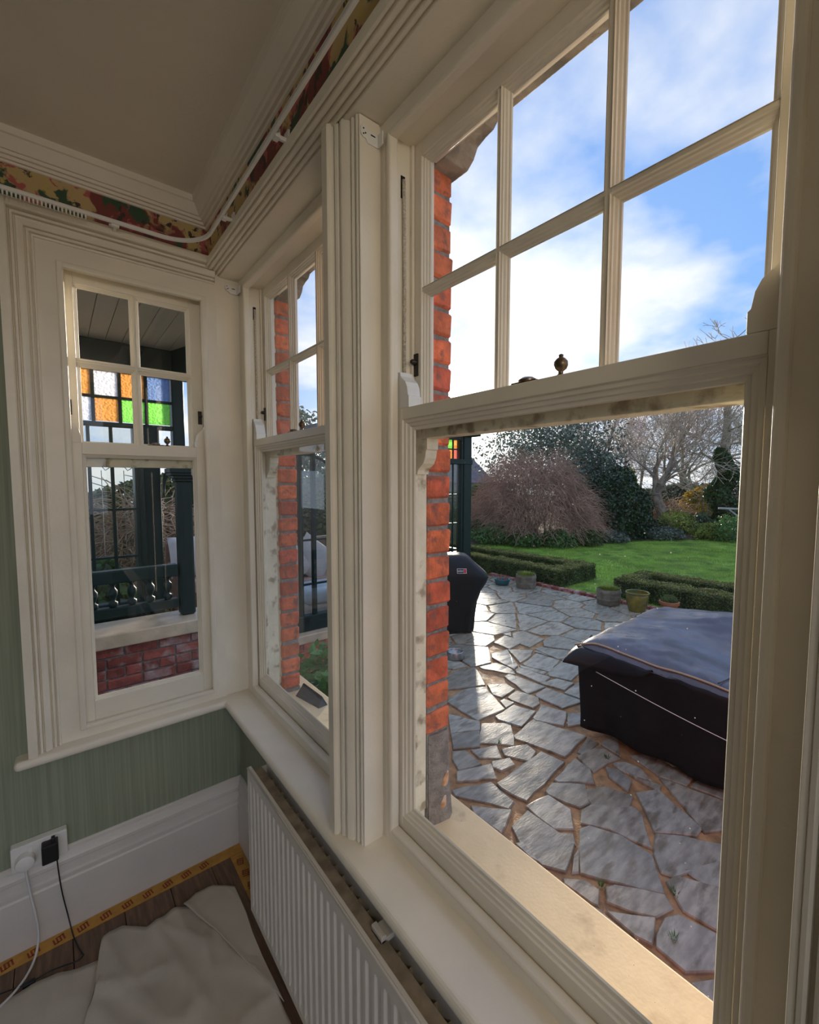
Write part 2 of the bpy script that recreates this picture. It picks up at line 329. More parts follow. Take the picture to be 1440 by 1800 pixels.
def np_link(name, verts, faces, mat, parent=None, world=(0, 0, 0), smooth=False):
    """fast mesh from numpy: verts (n,3), faces (m,k)"""
    me = bpy.data.meshes.new(name); verts = np.asarray(verts, dtype=np.float32) - np.array(world, dtype=np.float32); faces = np.asarray(faces, dtype=np.int32)
    me.vertices.add(len(verts)); me.vertices.foreach_set('co', verts.ravel())
    k = faces.shape[1]; me.loops.add(faces.size); me.loops.foreach_set('vertex_index', faces.ravel())
    me.polygons.add(len(faces)); me.polygons.foreach_set('loop_start', np.arange(0, faces.size, k)); me.polygons.foreach_set('loop_total', np.full(len(faces), k))
    if smooth: me.polygons.foreach_set('use_smooth', np.ones(len(faces), dtype=bool))
    me.update(calc_edges=True)
    return link(name, me, mat, parent, world)
def tag(o, label=None, cat=None, group=None, kind=None):
    if label: o['label'] = label
    if cat: o['category'] = cat
    if group: o['group'] = group
    if kind: o['kind'] = kind
    return o
def empty(name, loc, label=None, cat=None, group=None, kind=None, rz=0):
    o = bpy.data.objects.new(name, None); C.objects.link(o); o.location = loc; o.rotation_euler = (0, 0, rz); o.empty_display_size = 0.1
    W[o] = Vector(loc); return tag(o, label, cat, group, kind)
def bx(name, mat, parent, *b, bevel=0.0015, P=None, **k):
    return MB().box(*b, P=P).build(name, mat, parent, bevel=bevel, **k)
def polar(az, dist, z=0.0): return Vector((math.sin(R(az)) * dist, math.cos(R(az)) * dist, z))

# ------------------------------------------------------------------ room shell
WX, WY = 0.575, 1.89                     # inner faces of the window wall and of the far side wall
ZC = 2.60                                # ceiling
X_ROOM, Y_ROOM = -3.4, -1.75
FX, FY = 0.492, 1.855                   # the frieze band stands proud of the walls below
# floor planks run away from the camera
fl = empty('floor', (-1, 0, -0.02), 'dark brown wooden plank floor beneath the dust sheets', 'floor', kind='structure')
sub = bx('subfloor', 'hole', fl, X_ROOM, WX, Y_ROOM, WY, -0.10, -0.021, bevel=0)
x = WX; k = 0
pl_me = MB().box(-0.0735, 0.0735, -1.1, 1.1, -0.02, 0).mesh('plank')
while x > X_ROOM + 0.15:
    for j in range(3):
        y1 = WY - j * 2.2 + (0.0 if k % 2 == 0 or j == 0 else 0.0)
        ln = 2.2
        if y1 - ln < Y_ROOM: continue
        link('plank', pl_me, 'floorboard', fl, (x - 0.0745, y1 - 1.101, 0), bevel=0.0012, seg=1)
    x -= 0.149; k += 1
ce = tag(bx('ceiling', 'ceiling', None, X_ROOM, WX + 0.3, Y_ROOM, WY + 0.2, ZC, ZC + 0.12, bevel=0), 'plain off-white plaster ceiling above the bay', 'ceiling', kind='structure')
# cornice: profile (distance from wall, height) swept round the corner
corn = [(-0.02, 2.522), (0, 2.522), (0.005, 2.524), (0.007, 2.530), (0.015, 2.530), (0.018, 2.538), (0.026, 2.539), (0.029, 2.547), (0.035, 2.548), (0.056, 2.578), (0.062, 2.580), (0.063, 2.600), (-0.02, 2.600)]
def corn_path(i, q):
    d, z = q
    return [(FX - d, Y_ROOM, z), (FX - d, FY - d, z), (X_ROOM, FY - d, z)][i]
tag(MB().sweep(corn, corn_path, 3).build('trim_1', 'cornice', None, auto=25), 'off-white moulded cornice between floral frieze and ceiling', 'cornice', kind='structure')
# side wall with window_1 (left) and the window wall (right): pieces round the openings
wl = empty('wall_left', (-1.5, WY, 0), 'side wall in pale green striped wallpaper with floral frieze', 'wall', kind='structure')
bx('wallpaper', 'green_wallpaper', wl, X_ROOM, -0.06, WY, WY + 0.10, 0, 2.415, bevel=0)
bx('wallpaper', 'green_wallpaper', wl, -0.06, WX, WY, WY + 0.10, 0, 0.64, bevel=0)
tag(bx('frieze', 'floral_wallpaper', wl, X_ROOM, WX, FY, WY + 0.10, 2.415, ZC, bevel=0), 'old red and gold floral wallpaper frieze')
bx('masonry', 'mortar', wl, X_ROOM, -0.06, WY + 0.10, WY + 0.20, -0.5, 2.6, bevel=0)
bx('masonry', 'mortar', wl, -0.06, 0.52, WY + 0.10, WY + 0.20, -0.5, 0.64, bevel=0)
bx('masonry', 'mortar', wl, -0.06, 0.52, WY + 0.10, WY + 0.20, 2.40, 2.6, bevel=0)
wr = empty('wall_right', (WX, 0, 0), 'window wall in green wallpaper below the sill, floral frieze above', 'wall', kind='structure')
bx('wallpaper', 'green_wallpaper', wr, WX, WX + 0.03, Y_ROOM, WY, 0, 0.63, bevel=0)
tag(bx('frieze', 'floral_wallpaper', wr, FX, WX + 0.03, Y_ROOM, FY, 2.40, ZC, bevel=0), 'old red and gold floral wallpaper frieze')
bx('masonry', 'mortar', wr, WX + 0.03, 0.76, Y_ROOM, 2.09, -0.5, 0.59, bevel=0)
bx('masonry', 'mortar', wr, WX + 0.03, 0.76, Y_ROOM, 2.09, 2.40, 2.72, bevel=0)
bx('wallpaper', 'green_wallpaper', wr, WX, WX + 0.03, Y_ROOM, -0.07, 0.63, 2.42, bevel=0)
bx('masonry', 'mortar', wr, WX + 0.03, 0.76, Y_ROOM, 0.02, 0.59, 2.40, bevel=0)
# rest of the room behind the camera: plain walls; unglazed opening added to let in more light
wb = empty('wall_back', (-1.4, Y_ROOM, 0), 'plain green wall at the back of the bay with a wide opening added for light', 'wall', kind='structure')
bx('wallpaper', 'green_wallpaper', wb, X_ROOM, -2.7, Y_ROOM - 0.1, Y_ROOM, 0, ZC, bevel=0)
bx('wallpaper', 'green_wallpaper', wb, 0.42, WX, Y_ROOM - 0.1, Y_ROOM, 0, ZC, bevel=0)
bx('wallpaper', 'green_wallpaper', wb, -2.7, 0.42, Y_ROOM - 0.1, Y_ROOM, 0, 0.35, bevel=0)
bx('wallpaper', 'green_wallpaper', wb, -2.7, 0.42, Y_ROOM - 0.1, Y_ROOM, 2.45, ZC, bevel=0)
tag(bx('wall_inner', 'plaster', None, X_ROOM - 0.1, X_ROOM, Y_ROOM, WY, 0, ZC, bevel=0), 'plain plastered wall opposite the windows', 'wall', kind='structure')
# skirting boards
sk = [(0, 0), (0.024, 0), (0.024, 0.178), (0.020, 0.184), (0.020, 0.192), (0.025, 0.196), (0.025, 0.203), (0.018, 0.208), (0.018, 0.236), (0.022, 0.240), (0.022, 0.252), (0.016, 0.260), (0.013, 0.270), (0.009, 0.274), (0.009, 0.285), (0.004, 0.290), (0, 0.290)]
tag(MB().sweep(sk, lambda i, q: ((X_ROOM, WX - q[0])[i], WY - q[0], q[1]), 2).build('baseboard_left', 'skirting', None, auto=25), 'tall white moulded skirting board below the green side wall', 'skirting board', kind='structure')
tag(MB().sweep(sk, lambda i, q: (WX - q[0], (WY - q[0], Y_ROOM)[i], q[1]), 2).build('baseboard_right', 'skirting', None, auto=25), 'white moulded skirting board behind the radiator', 'skirting board', kind='structure')
# sill board, L-shaped, bull-nosed
ZS = 0.66
m = MB().prism([(-0.145, 1.832), (0.500, 1.832), (0.500, Y_ROOM + 0.02), (0.66, Y_ROOM + 0.02), (0.66, 1.93), (-0.145, 1.93)], ZS - 0.03, ZS)
tag(m.build('trim_2', 'paint', None, bevel=0.0135, seg=4), 'white bull-nosed window sill board running round the corner', 'window sill', kind='structure')
# head architrave along the window wall: flat fascia over a moulded underside
hd = [(WX, 2.412), (0.484, 2.412), (0.484, 2.388), (0.489, 2.386), (0.490, 2.392), (0.4945, 2.392), (0.496, 2.384), (0.505, 2.383), (0.507, 2.390), (0.511, 2.390), (0.513, 2.381), (0.520, 2.380), (0.522, 2.387), (0.526, 2.387), (0.528, 2.378), (0.534, 2.377), (0.536, 2.383), (0.5395, 2.383), (0.541, 2.375), (0.545, 2.374), (0.622, 2.374), (0.622, 2.412)]
tag(MB().sweep(hd, lambda i, q: (q[0], (1.90, -0.10)[i], q[1]), 2).build('trim_3', 'paint', None, auto=25), 'white moulded architrave running over the tall windows', 'architrave', kind='structure')
# pier between the two tall windows, inside, and the corner post
tag(MB().prism([(0.572, 1.04), (0.572, 0.90), (0.60, 0.875), (0.69, 0.875), (0.69, 1.04)], ZS, 2.40).build('trim_4', 'paint', None, bevel=0.002), 'white boarded pier between the two tall windows', 'pier', kind='structure')
tag(MB().prism([(0.524, 1.888), (0.66, 1.888), (0.66, 1.99), (0.524, 1.99)], ZS, 2.42).build('trim_5', 'paint', None, bevel=0.002), 'white corner lining between side window and middle window', 'lining', kind='structure')

# ------------------------------------------------------------------ sash windows
ARCH = [(0.0, -0.02), (0, 0.010), (0.002, 0.015), (0.006, 0.016), (0.009, 0.014), (0.010, 0.007), (0.0135, 0.007), (0.0145, 0.016), (0.018, 0.019), (0.022, 0.018), (0.024, 0.010), (0.0275, 0.010), (0.0285, 0.021), (0.034, 0.027), (0.042, 0.032), (0.049, 0.032), (0.051, 0.022), (0.055, 0.022), (0.057, 0.034), (0.063, 0.037), (0.0655, 0.034), (0.067, 0.026), (0.0705, 0.026), (0.072, 0.046), (0.076, 0.051), (0.100, 0.051), (0.100, -0.02)]
def horn(P, s0, s1, t0, t1, z, up, flip):
    """curved sash horn: ogee outline in the plane of the sash; s0 is the jamb side"""
    w = s1 - s0; h = 0.085 if up else -0.085
    out = [(0, 0), (1, 0), (1.0, 0.30), (0.93, 0.33), (0.90, 0.42), (0.86, 0.55), (0.72, 0.70), (0.50, 0.80), (0.34, 0.88), (0.28, 1.0), (0, 1.0)]
    poly = [(s0 + a * w, z + b * h) for a, b in out]
    m = MB(); n = len(poly)
    vs = [P(a, t0, b) for a, b in poly] + [P(a, t1, b) for a, b in poly]
    fs = [tuple(range(n)), tuple(range(2 * n - 1, n - 1, -1))] + [(i, n + i, n + (i + 1) % n, (i + 1) % n) for i in range(n)]
    return m.add(vs, fs)
def glazing_bead(m, P, s0, s1, z0, z1, t0, w=0.012, d=0.021):
    """moulded bead stepping from the face of a rail in towards the pane, all four sides of one pane"""
    steps = [(0, 0), (0.06, 0.20), (0.30, 0.24), (0.34, 0.44), (0.62, 0.56), (0.68, 0.76), (0.94, 0.82), (1.0, 1.0)]
    ins = ((s0 + s1) / 2, (z0 + z1) / 2)
    for (a, b) in (((s0, z0), (s0, z1)), ((s1, z1), (s1, z0)), ((s1, z0), (s0, z0)), ((s0, z1), (s1, z1))):
        def pt(c, k, t):
            ss = c[0] + (k if c[0] < ins[0] else -k); zz = c[1] + (k if c[1] < ins[1] else -k); return P(ss, t, zz)
        vs = [pt(a, k * w, t0 + t * d) for k, t in steps] + [pt(b, k * w, t0 + t * d) for k, t in steps]; n = len(steps)
        m.add(vs, [(i, n + i, n + i + 1, i + 1) for i in range(n - 1)])
def sash_window(name, P, S, label):
    base = P((S['f0'] + S['f1']) / 2, S['tface'], ZS)
    w = empty(name, base, label, 'window', kind='structure')
    f0, f1 = S['f0'], S['f1']; b0, b1 = S['b0'], S['b1']; tf = S['tface']; tl, tu, to = S['tl'], S['tu'], S['to']
    zf, zb, zbt, zh = S['zbead'], S['zbead'], S['zhead'], S['zsoff']
    # box frame: flat faces, jambs behind them, outer lining
    ti = tu + 0.042
    m = MB()
    m.box(f0, b0, tf, ti, ZS, zh, P=P); m.box(b1, f1, tf, ti, ZS, zh, P=P)
    m.box(b0, b1, tf, to, zbt, zh, P=P); m.box(b0, b1, tf, tl + 0.045, ZS - 0.01, zb, P=P)
    m.build('frame', 'paint', w)
    # outer lining and jambs seen through the panes
    ol = S['out']
    for a, b in ((f0 - 0.02, b0 - 0.038), (b1 + 0.038, f1 + 0.02)): tag(MB().box(a, b, ti, to + 0.004, ZS - 0.06, zbt + 0.02, P=P).build('outer_lining', 'paint_old', w, bevel=0.003), 'weathered cream outer lining')
    for a, b in ((b0, b0 + 0.003), (b1 - 0.003, b1)): tag(MB().box(a, b, tl + 0.048, ti + 0.001, zb, zbt, P=P).build('pulley_stile', 'paint_old', w), 'weathered cream jamb')
    # staff bead on the room side, parting bead between the sashes
    bd = S['bd']
    def bead(s0, s1, z0, z1): return MB().box(s0, s1, tf - 0.004, tl - 0.002, z0, z1, P=P).build('staff_bead', 'paint', w, bevel=0.006, seg=3)
    bead(b0 - 0.002, b0 + bd, zb - 0.004, zbt + 0.002); bead(b1 - bd, b1 + 0.002, zb - 0.004, zbt + 0.002)
    bead(b0 + bd - 0.006, b1 - bd + 0.006, zb - 0.0035, zb + bd - 0.0045); bead(b0 + bd - 0.006, b1 - bd + 0.006, zbt - bd + 0.0005, zbt + 0.0015)
    for a, b in ((b0, b0 + 0.009), (b1 - 0.009, b1)): MB().box(a, b, tl + 0.041, tu - 0.001, zb, zbt, P=P).build('parting_bead', 'paint', w, bevel=0.001)
    # lower sash
    th = 0.040; l0, l1 = S['st0'], S['st1']; g0, g1 = S['g0'], S['g1']; zr, zg, zm0, zm = S['zrail'], S['zglass'], S['zmeet0'], S['zmeet']
    m = MB(); m.box(l0, g0, tl, tl + th, zr, zm, P=P); m.box(g1, l1, tl, tl + th, zr, zm, P=P)
    m.box(g0, g1, tl, tl + th, zr, zg, P=P); m.box(g0, g1, tl, tl + th, zm0, zm, P=P)
    ls = m.build('lower_sash', 'paint', w, bevel=0.0015)
    m = MB(); glazing_bead(m, P, g0, g1, zg, zm0, tl, S['lbw']); m.build('glazing_bead', 'paint', ls)
    MB().box(g0 - 0.004, g1 + 0.004, tl + 0.021, tl + 0.024, zg - 0.004, zm0 + 0.004, P=P).build('pane', S.get('dusty', 'glass'), ls)
    m = MB(); glazing_bead(m, lambda s, t, z: P(s, 2 * tl + 0.0405 - t, z), g0, g1, zg, zm0, tl, 0.010, 0.018); m.build('putty', 'paint_old', ls)
    for (a, b, fr) in ((l0, l0 + 0.045, S['freshL']), (l1, l1 - 0.045, False)):
        tag(horn(P, a, b, tl, tl + 0.038, zm, True, False).build('sash_horn', 'paint_fresh' if fr else 'paint', ls, bevel=0.001), 'freshly painted white sash horn' if fr else None)
    # upper sash with glazing bars
    u0, u1 = S['u0'], S['u1']; zt, zgt, ztr = S['ztop'], S['zgtop'], S['ztrans']; zub = zm0 - 0.042
    gu = S['zugl']
    m = MB(); m.box(l0, u0, tu, tu + th, zub, zt, P=P); m.box(u1, l1, tu, tu + th, zub, zt, P=P)
    m.box(u0, u1, tu, tu + th, zgt, zt, P=P)
    us = m.build('upper_sash', 'paint', w, bevel=0.0015)
    tag(MB().box(u0, u1, tu, tu + th, zub, gu, P=P).build('meeting_rail', 'paint_old', us, bevel=0.0015), 'weathered cream meeting rail')
    cols = [u0] + S['bars'] + [u1]; rows = [gu, ztr, zgt]; hb = 0.0085
    for s in S['bars']: MB().box(s - hb + 0.004, s + hb - 0.004, tu + 0.004, tu + 0.036, gu, zgt, P=P).build('glazing_bar', 'paint', us, bevel=0.001)
    for i in range(len(cols) - 1):
        a = cols[i] + (hb - 0.004 if i else 0); b = cols[i + 1] - (hb - 0.004 if i < len(cols) - 2 else 0)
        MB().box(a, b, tu + 0.004, tu + 0.036, ztr - hb + 0.004, ztr + hb - 0.004, P=P).build('glazing_bar', 'paint', us, bevel=0.001)
        for j in range(2):
            z0 = rows[j] + (hb - 0.004 if j else 0); z1 = rows[j + 1] - (hb - 0.004 if j == 0 else 0)
            MB().box(a - 0.003, b + 0.003, tu + 0.022, tu + 0.025, z0 - 0.003, z1 + 0.003, P=P).build('pane', 'glass', us)
            m = MB(); glazing_bead(m, P, a - 0.0005, b + 0.0005, z0 - 0.0005, z1 + 0.0005, tu + 0.002); m.build('glazing_bead', 'paint', us)
    for (a, b) in ((l0, l0 + 0.05), (l1, l1 - 0.05)):
        tag(horn(P, a, b, tu + 0.002, tu + 0.038, zub, False, False).build('sash_horn', 'paint_old', us, bevel=0.001), 'weathered cream sash horn')
    # sash fastener and knob on the meeting rail
    sc = (g0 + g1) / 2 + S['lock']
    fa = MB().box(sc - 0.030, sc + 0.022, tl + 0.008, tl + 0.034, zm, zm + 0.004, P=P)
    fb = MB().lathe([(0.0, 0), (0.016, 0), (0.016, 0.005), (0.010, 0.009), (0, 0.010)], sc - 0.004, tl + 0.021, zm + 0.003, 16, P=P)
    fa.add(fb.v, fb.f)
    tag(fa.build('sash_fastener', 'brass_old', ls, auto=40), 'dull bronze sash fastener')
    kb = MB().lathe([(0.0, -0.002), (0.009, -0.002), (0.008, 0.003), (0.004, 0.006), (0.004, 0.010), (0.009, 0.014), (0.0115, 0.020), (0.011, 0.026), (0.007, 0.031), (0.0035, 0.033), (0.004, 0.037), (0.0, 0.039)], sc + S['knob'], tl + 0.021, zm, 18, P=P)
    tag(kb.build('knob', 'brass_old', ls, smooth=True), 'dull bronze fastener knob')
    # restrictors on the upper sash stiles
    for a, b in ((S['r0'], S['r0'] + 0.014), (S['r1'] - 0.014, S['r1'])):
        r = MB().box(a, b, tu - 0.004, tu + 0.003, S['zres'], S['zres'] + 0.052, P=P)
        c = MB(); mid = (a + b) / 2
        vs = []; fs = []
        for q, (rr, dd) in enumerate(((0.0065, 0.0), (0.0065, -0.011), (0.004, -0.014), (0.0005, -0.014))):
            for j in range(12): vs.append(P(mid + rr * math.cos(j * math.pi / 6), tu - 0.003 + dd, S['zres'] + 0.032 + rr * math.sin(j * math.pi / 6)))
        for q in range(3):
            for j in range(12): fs.append((q * 12 + j, q * 12 + (j + 1) % 12, (q + 1) * 12 + (j + 1) % 12, (q + 1) * 12 + j))
        r.add(vs, fs); tag(r.build('restrictor', 'iron', us, auto=40), 'black iron sash stop')
    # pulley slots and cords in the run of the lower sash
    if S.get('cord'):
        for a, sg in ((b0, 1), (b1, -1)):
            tm = (tl + tl + 0.04) / 2
            MB().box(a, a + sg * 0.0015, tm - 0.006, tm + 0.006, zbt - 0.125, zbt - 0.075, P=P).build('pulley_slot', 'hole', w)
            cp = [P(a + sg * 0.004, tm, zbt - 0.085), P(a + sg * 0.0055, tm, zbt - 0.15), P(a + sg * 0.0055, tm + 0.001, (zbt + zm) / 2), P(a + sg * 0.0055, tm, zm + 0.06)]
            tag(MB().tube(cp, 0.0042, 7).build('sash_cord', 'cord', w, smooth=True), 'woven sash cord')
    return w
def arch_leg(P, s_in, sgn, twall, z0, z1, parent, scale=1.0):
    return MB().sweep([(a * scale, b) for a, b in ARCH], lambda i, q: P(s_in + sgn * q[0], twall - q[1], (z0, z1)[i]), 2).build('architrave', 'paint', parent, auto=22)
SA = dict(f0=0.0, f1=0.80, b0=0.028, b1=0.757, tface=0.616, tl=0.640, tu=0.690, to=0.765, zbead=0.690, zhead=2.345, zsoff=2.385, bd=0.0135, lbw=0.0255,
          st0=0.030, st1=0.755, g0=0.0505, g1=0.7315, zrail=0.692, zglass=0.727, zmeet0=1.706, zmeet=1.733, u0=0.060, u1=0.719, zugl=1.728, ztop=2.375, zgtop=2.312, ztrans=2.013,
          bars=[0.288, 0.508], freshL=True, lock=0.0, knob=0.062, zres=1.815, r0=0.036, r1=0.750, cord=True, out=0.004, dusty='glass_dusty')
PA = lambda s, t, z: (t, 0.875 - s, z)
PB = lambda s, t, z: (t, 1.860 - s, z)
wA = sash_window('window_3', PA, SA, 'large near sash window looking out on patio and lawn')
SB = dict(SA); SB['f0'] = -0.03; SB['f1'] = 0.82
wB = sash_window('window_2', PB, SB, 'middle sash window between the corner and the moulded pier')
arch_leg(PA, 0.0, -1, 0.569, ZS, 2.40, wA, 1.0)
arch_leg(PA, 0.80, 1, 0.569, ZS, 2.40, wA, 1.0)
MB().box(-0.001, 0.006, 0.556, 0.61, ZS, 2.372, P=PA).build('lining', 'paint', wA, bevel=0.001)
MB().box(0.794, 0.801, 0.556, 0.61, ZS, 2.372, P=PA).build('lining', 'paint', wA, bevel=0.001)
PL = lambda s, t, z: (s, t, z)
SL = dict(bd=0.018, lbw=0.011, f0=-0.024, f1=0.526, b0=0.030, b1=0.488, tface=1.884, tl=1.904, tu=1.952, to=2.03, zbead=0.690, zhead=2.284, zsoff=2.345,
          st0=0.030, st1=0.488, g0=0.075, g1=0.440, zrail=0.692, zglass=0.772, zmeet0=1.657, zmeet=1.697, u0=0.073, u1=0.441, zugl=1.695, ztop=2.30, zgtop=2.250, ztrans=1.982,
          bars=[0.254], freshL=False, lock=0.05, knob=0.035, zres=1.795, r0=0.040, r1=0.476, cord=False, out=0.004)
wL = sash_window('window_1', PL, SL, 'narrow sash window in the side wall facing the porch')
# its architrave: left leg and head, mitred
AL = [(a * 0.86, b - 0.003 if b > 0 else b) for a, b in ARCH]
def al_path(i, q):
    w, p = q; y = WY - p
    return [(-0.022 - w, y, ZS), (-0.022 - w, y, 2.338 + w), (0.520, y, 2.338 + w)][i]
MB().sweep(AL, al_path, 3).build('architrave', 'paint', wL, auto=22)

# ------------------------------------------------------------------ radiator
def radiator():
    y1, y0, z0, z1 = 1.465, -0.35, 0.072, 0.588; xf = 0.468
    r = empty('radiator', (0.505, 0.55, 0.0), 'white ribbed panel radiator under the window sill', 'radiator')
    pitch = 0.034; prof = []          # corrugated front sheet (y, x)
    y = y1 - 0.012
    prof.append((y1, xf)); 
    while y - pitch > y0 + 0.01:
        prof += [(y, xf), (y - 0.006, xf), (y - 0.010, xf + 0.006), (y - 0.026, xf + 0.006), (y - 0.030, xf)]; y -= pitch
    prof.append((y0, xf)); n = len(prof)
    zz = [z0, z0 + 0.024, z0 + 0.040, z1 - 0.048, z1 - 0.034, z1]
    vs = []; 
    for k, z in enumerate(zz):
        flat = k in (0, 1, 4, 5)
        for (yy, xx) in prof: vs.append((xf - 0.001 if flat else xx, yy, z))
    fs = [(k * n + j, k * n + j + 1, (k + 1) * n + j + 1, (k + 1) * n + j) for k in range(len(zz) - 1) for j in range(n - 1)]
    m = MB().add(vs, fs)
    m.box(xf - 0.0005, xf + 0.012, y0, y1, z1 - 0.001, z1 + 0.002); m.box(xf + 0.007, xf + 0.012, y0, y1, z0, z1); m.box(xf - 0.001, xf + 0.012, y1 - 0.001, y1 + 0.001, z0, z1)
    m.build('front_panel', 'radiator', r, bevel=0.0008, seg=1)
    MB().tube([(xf, y1 - 0.002, z1), (xf, y0, z1)], 0.0035, 8).build('top_rim', 'radiator', r, smooth=True)
    bx('back_panel', 'radiator', r, 0.532, 0.543, y0, y1, z0, z1, bevel=0.002)
    m = MB(); 
    for j in range(46):
        ya = y1 - 0.03 - j * 0.039; m.box(xf + 0.012, 0.532, ya - 0.001, ya + 0.001, z0 + 0.05, z1 - 0.03)
    m.build('convector_fins', 'dusty_metal', r)
    bx('top_channel', 'dusty_metal', r, xf + 0.014, 0.514, y0, y1 - 0.006, z1 - 0.020, z1 - 0.010)
    bx('end_plate', 'radiator', r, xf + 0.012, 0.532, y1 - 0.008, y1 - 0.004, z0 + 0.03, z1 - 0.012)
    for yb in (0.735, -0.1): 
        b = MB().box(0.498, 0.574, yb - 0.020, yb + 0.020, z1 - 0.016, z1 - 0.004).box(0.498, 0.512, yb - 0.020, yb + 0.020, z1 - 0.03, z1 + 0.004)
        b.build('bracket', 'radiator', r, bevel=0.002)
radiator()
# ------------------------------------------------------------------ double socket, plugs, cables
def sockets():
    xa, xb, z0, z1 = -0.168, -0.022, 0.281, 0.367; yw = WY
    s = empty('wall_socket', ((xa + xb) / 2, yw, z0), 'white double wall socket above the skirting board', 'socket')
    bx('face_plate', 'plastic_white', s, xa, xb, yw - 0.030, yw, z0, z1, bevel=0.004, seg=3)
    for xs in (xa + 0.050, xb - 0.050): bx('switch', 'plastic_white', s, xs - 0.006, xs + 0.006, yw - 0.034, yw - 0.028, z1 - 0.030, z1 - 0.010, bevel=0.001)
    px, pz = xa + 0.036, 0.318
    Py = lambda a, b, c: (px + a, yw - 0.030 - c, pz + b)
    m = MB().lathe([(0.026, 0.0), (0.026, 0.020), (0.024, 0.026), (0.018, 0.029), (0.0, 0.030)], 0, 0, 0, 28, P=Py)
    t = empty('round_plug', (px, yw - 0.045, pz - 0.026), 'round white plug in the left side of the double socket', 'plug')
    m.build('body', 'plastic_white', t, auto=35)
    yc = yw - 0.042
    pts = [(px, yc, pz - 0.020), (px + 0.002, yc - 0.001, 0.262), (px + 0.008, yc - 0.004, 0.20), (px + 0.018, 1.842, 0.12), (px + 0.022, 1.835, 0.055), (px + 0.014, 1.81, 0.012), (px - 0.004, 1.76, 0.008), (px - 0.035, 1.715, 0.010), (px - 0.09, 1.66, 0.022), (px - 0.17, 1.58, 0.026), (px - 0.28, 1.50, 0.024)]
    MB().tube(smooth_path(pts, 6), 0.0036, 10).build('cable', 'cable_white', t, smooth=True)
    a = empty('black_adaptor', (-0.062, yw - 0.06, 0.300), 'square black plug-in power adaptor with thin black lead', 'plug')
    bx('body', 'plastic_black', a, -0.090, -0.046, yw - 0.066, yw - 0.030, 0.292, 0.356, bevel=0.004, seg=3)
    bx('prong_cap', 'plastic_black', a, -0.064, -0.054, yw - 0.050, yw - 0.034, 0.354, 0.366, bevel=0.002)
    pts = [(-0.052, yw - 0.055, 0.295), (-0.050, 1.848, 0.24), (-0.044, 1.848, 0.16), (-0.032, 1.846, 0.07), (-0.018, 1.80, 0.012), (0.0, 1.735, 0.005), (0.004, 1.722, 0.005), (-0.012, 1.712, 0.005), (-0.05, 1.722, 0.005), (-0.085, 1.728, 0.005), (-0.125, 1.724, 0.006), (-0.135, 1.722, 0.008), (-0.21, 1.745, 0.005), (-0.34, 1.76, 0.005)]
    MB().tube(smooth_path(pts, 6), 0.0020, 8).build('lead', 'plastic_black', a, smooth=True)
    bx('lead_joint', 'plastic_black', a, -0.148, -0.116, 1.716, 1.730, 0.001, 0.013, bevel=0.003)
def smooth_path(p, n):
    p = [Vector(q) for q in p]; out = []
    for i in range(len(p) - 1):
        a, b, c, d = p[max(i - 1, 0)], p[i], p[i + 1], p[min(i + 2, len(p) - 1)]
        for k in range(n):
            t = k / n; out.append(0.5 * ((2 * b) + (c - a) * t + (2 * a - 5 * b + 4 * c - d) * t * t + (3 * b - a - 3 * c + d) * t ** 3))
    return out + [p[-1]]
sockets()
# ------------------------------------------------------------------ masking tape along the skirting
def tapes():
    y = WY - 0.024
    t = tag(bx('masking_tape', 'tape', None, -0.9, 0.551, y - 0.052, y - 0.001, 0.0005, 0.0015, bevel=0), 'printed orange masking tape along the floor by the side wall', 'tape')
    def mark(cx, cy, ang, par):
        m = MB(); ca, sa = math.cos(ang), math.sin(ang)
        def P(a, b, c): return (cx + a * ca - b * sa, cy + a * sa + b * ca, c)
        for k, (w, h) in enumerate(((-0.014, 0.022), (-0.005, 0.026), (0.004, 0.022), (0.013, 0.026))): m.box(w - 0.0024, w + 0.0024, -h / 2, h / 2, 0.0016, 0.0019, P=P)
        m.box(-0.016, 0.006, -0.013, -0.009, 0.0016, 0.0019, P=P); m.box(-0.004, 0.016, 0.009, 0.013, 0.0016, 0.0019, P=P)
        m.build('print', 'tape_ink', par)
    x = -0.85
    while x < 0.46: mark(x, y - 0.026, 0.25, t); x += 0.066
    xx = WX - 0.024
    t2 = tag(bx('masking_tape', 'tape', None, xx - 0.052, xx - 0.001, 0.3, y - 0.054, 0.0005, 0.0015, bevel=0), 'printed orange masking tape running under the radiator', 'tape')
    yy = y - 0.10
    while yy > 0.9: mark(xx - 0.026, yy, 1.3, t2); yy -= 0.066
tapes()
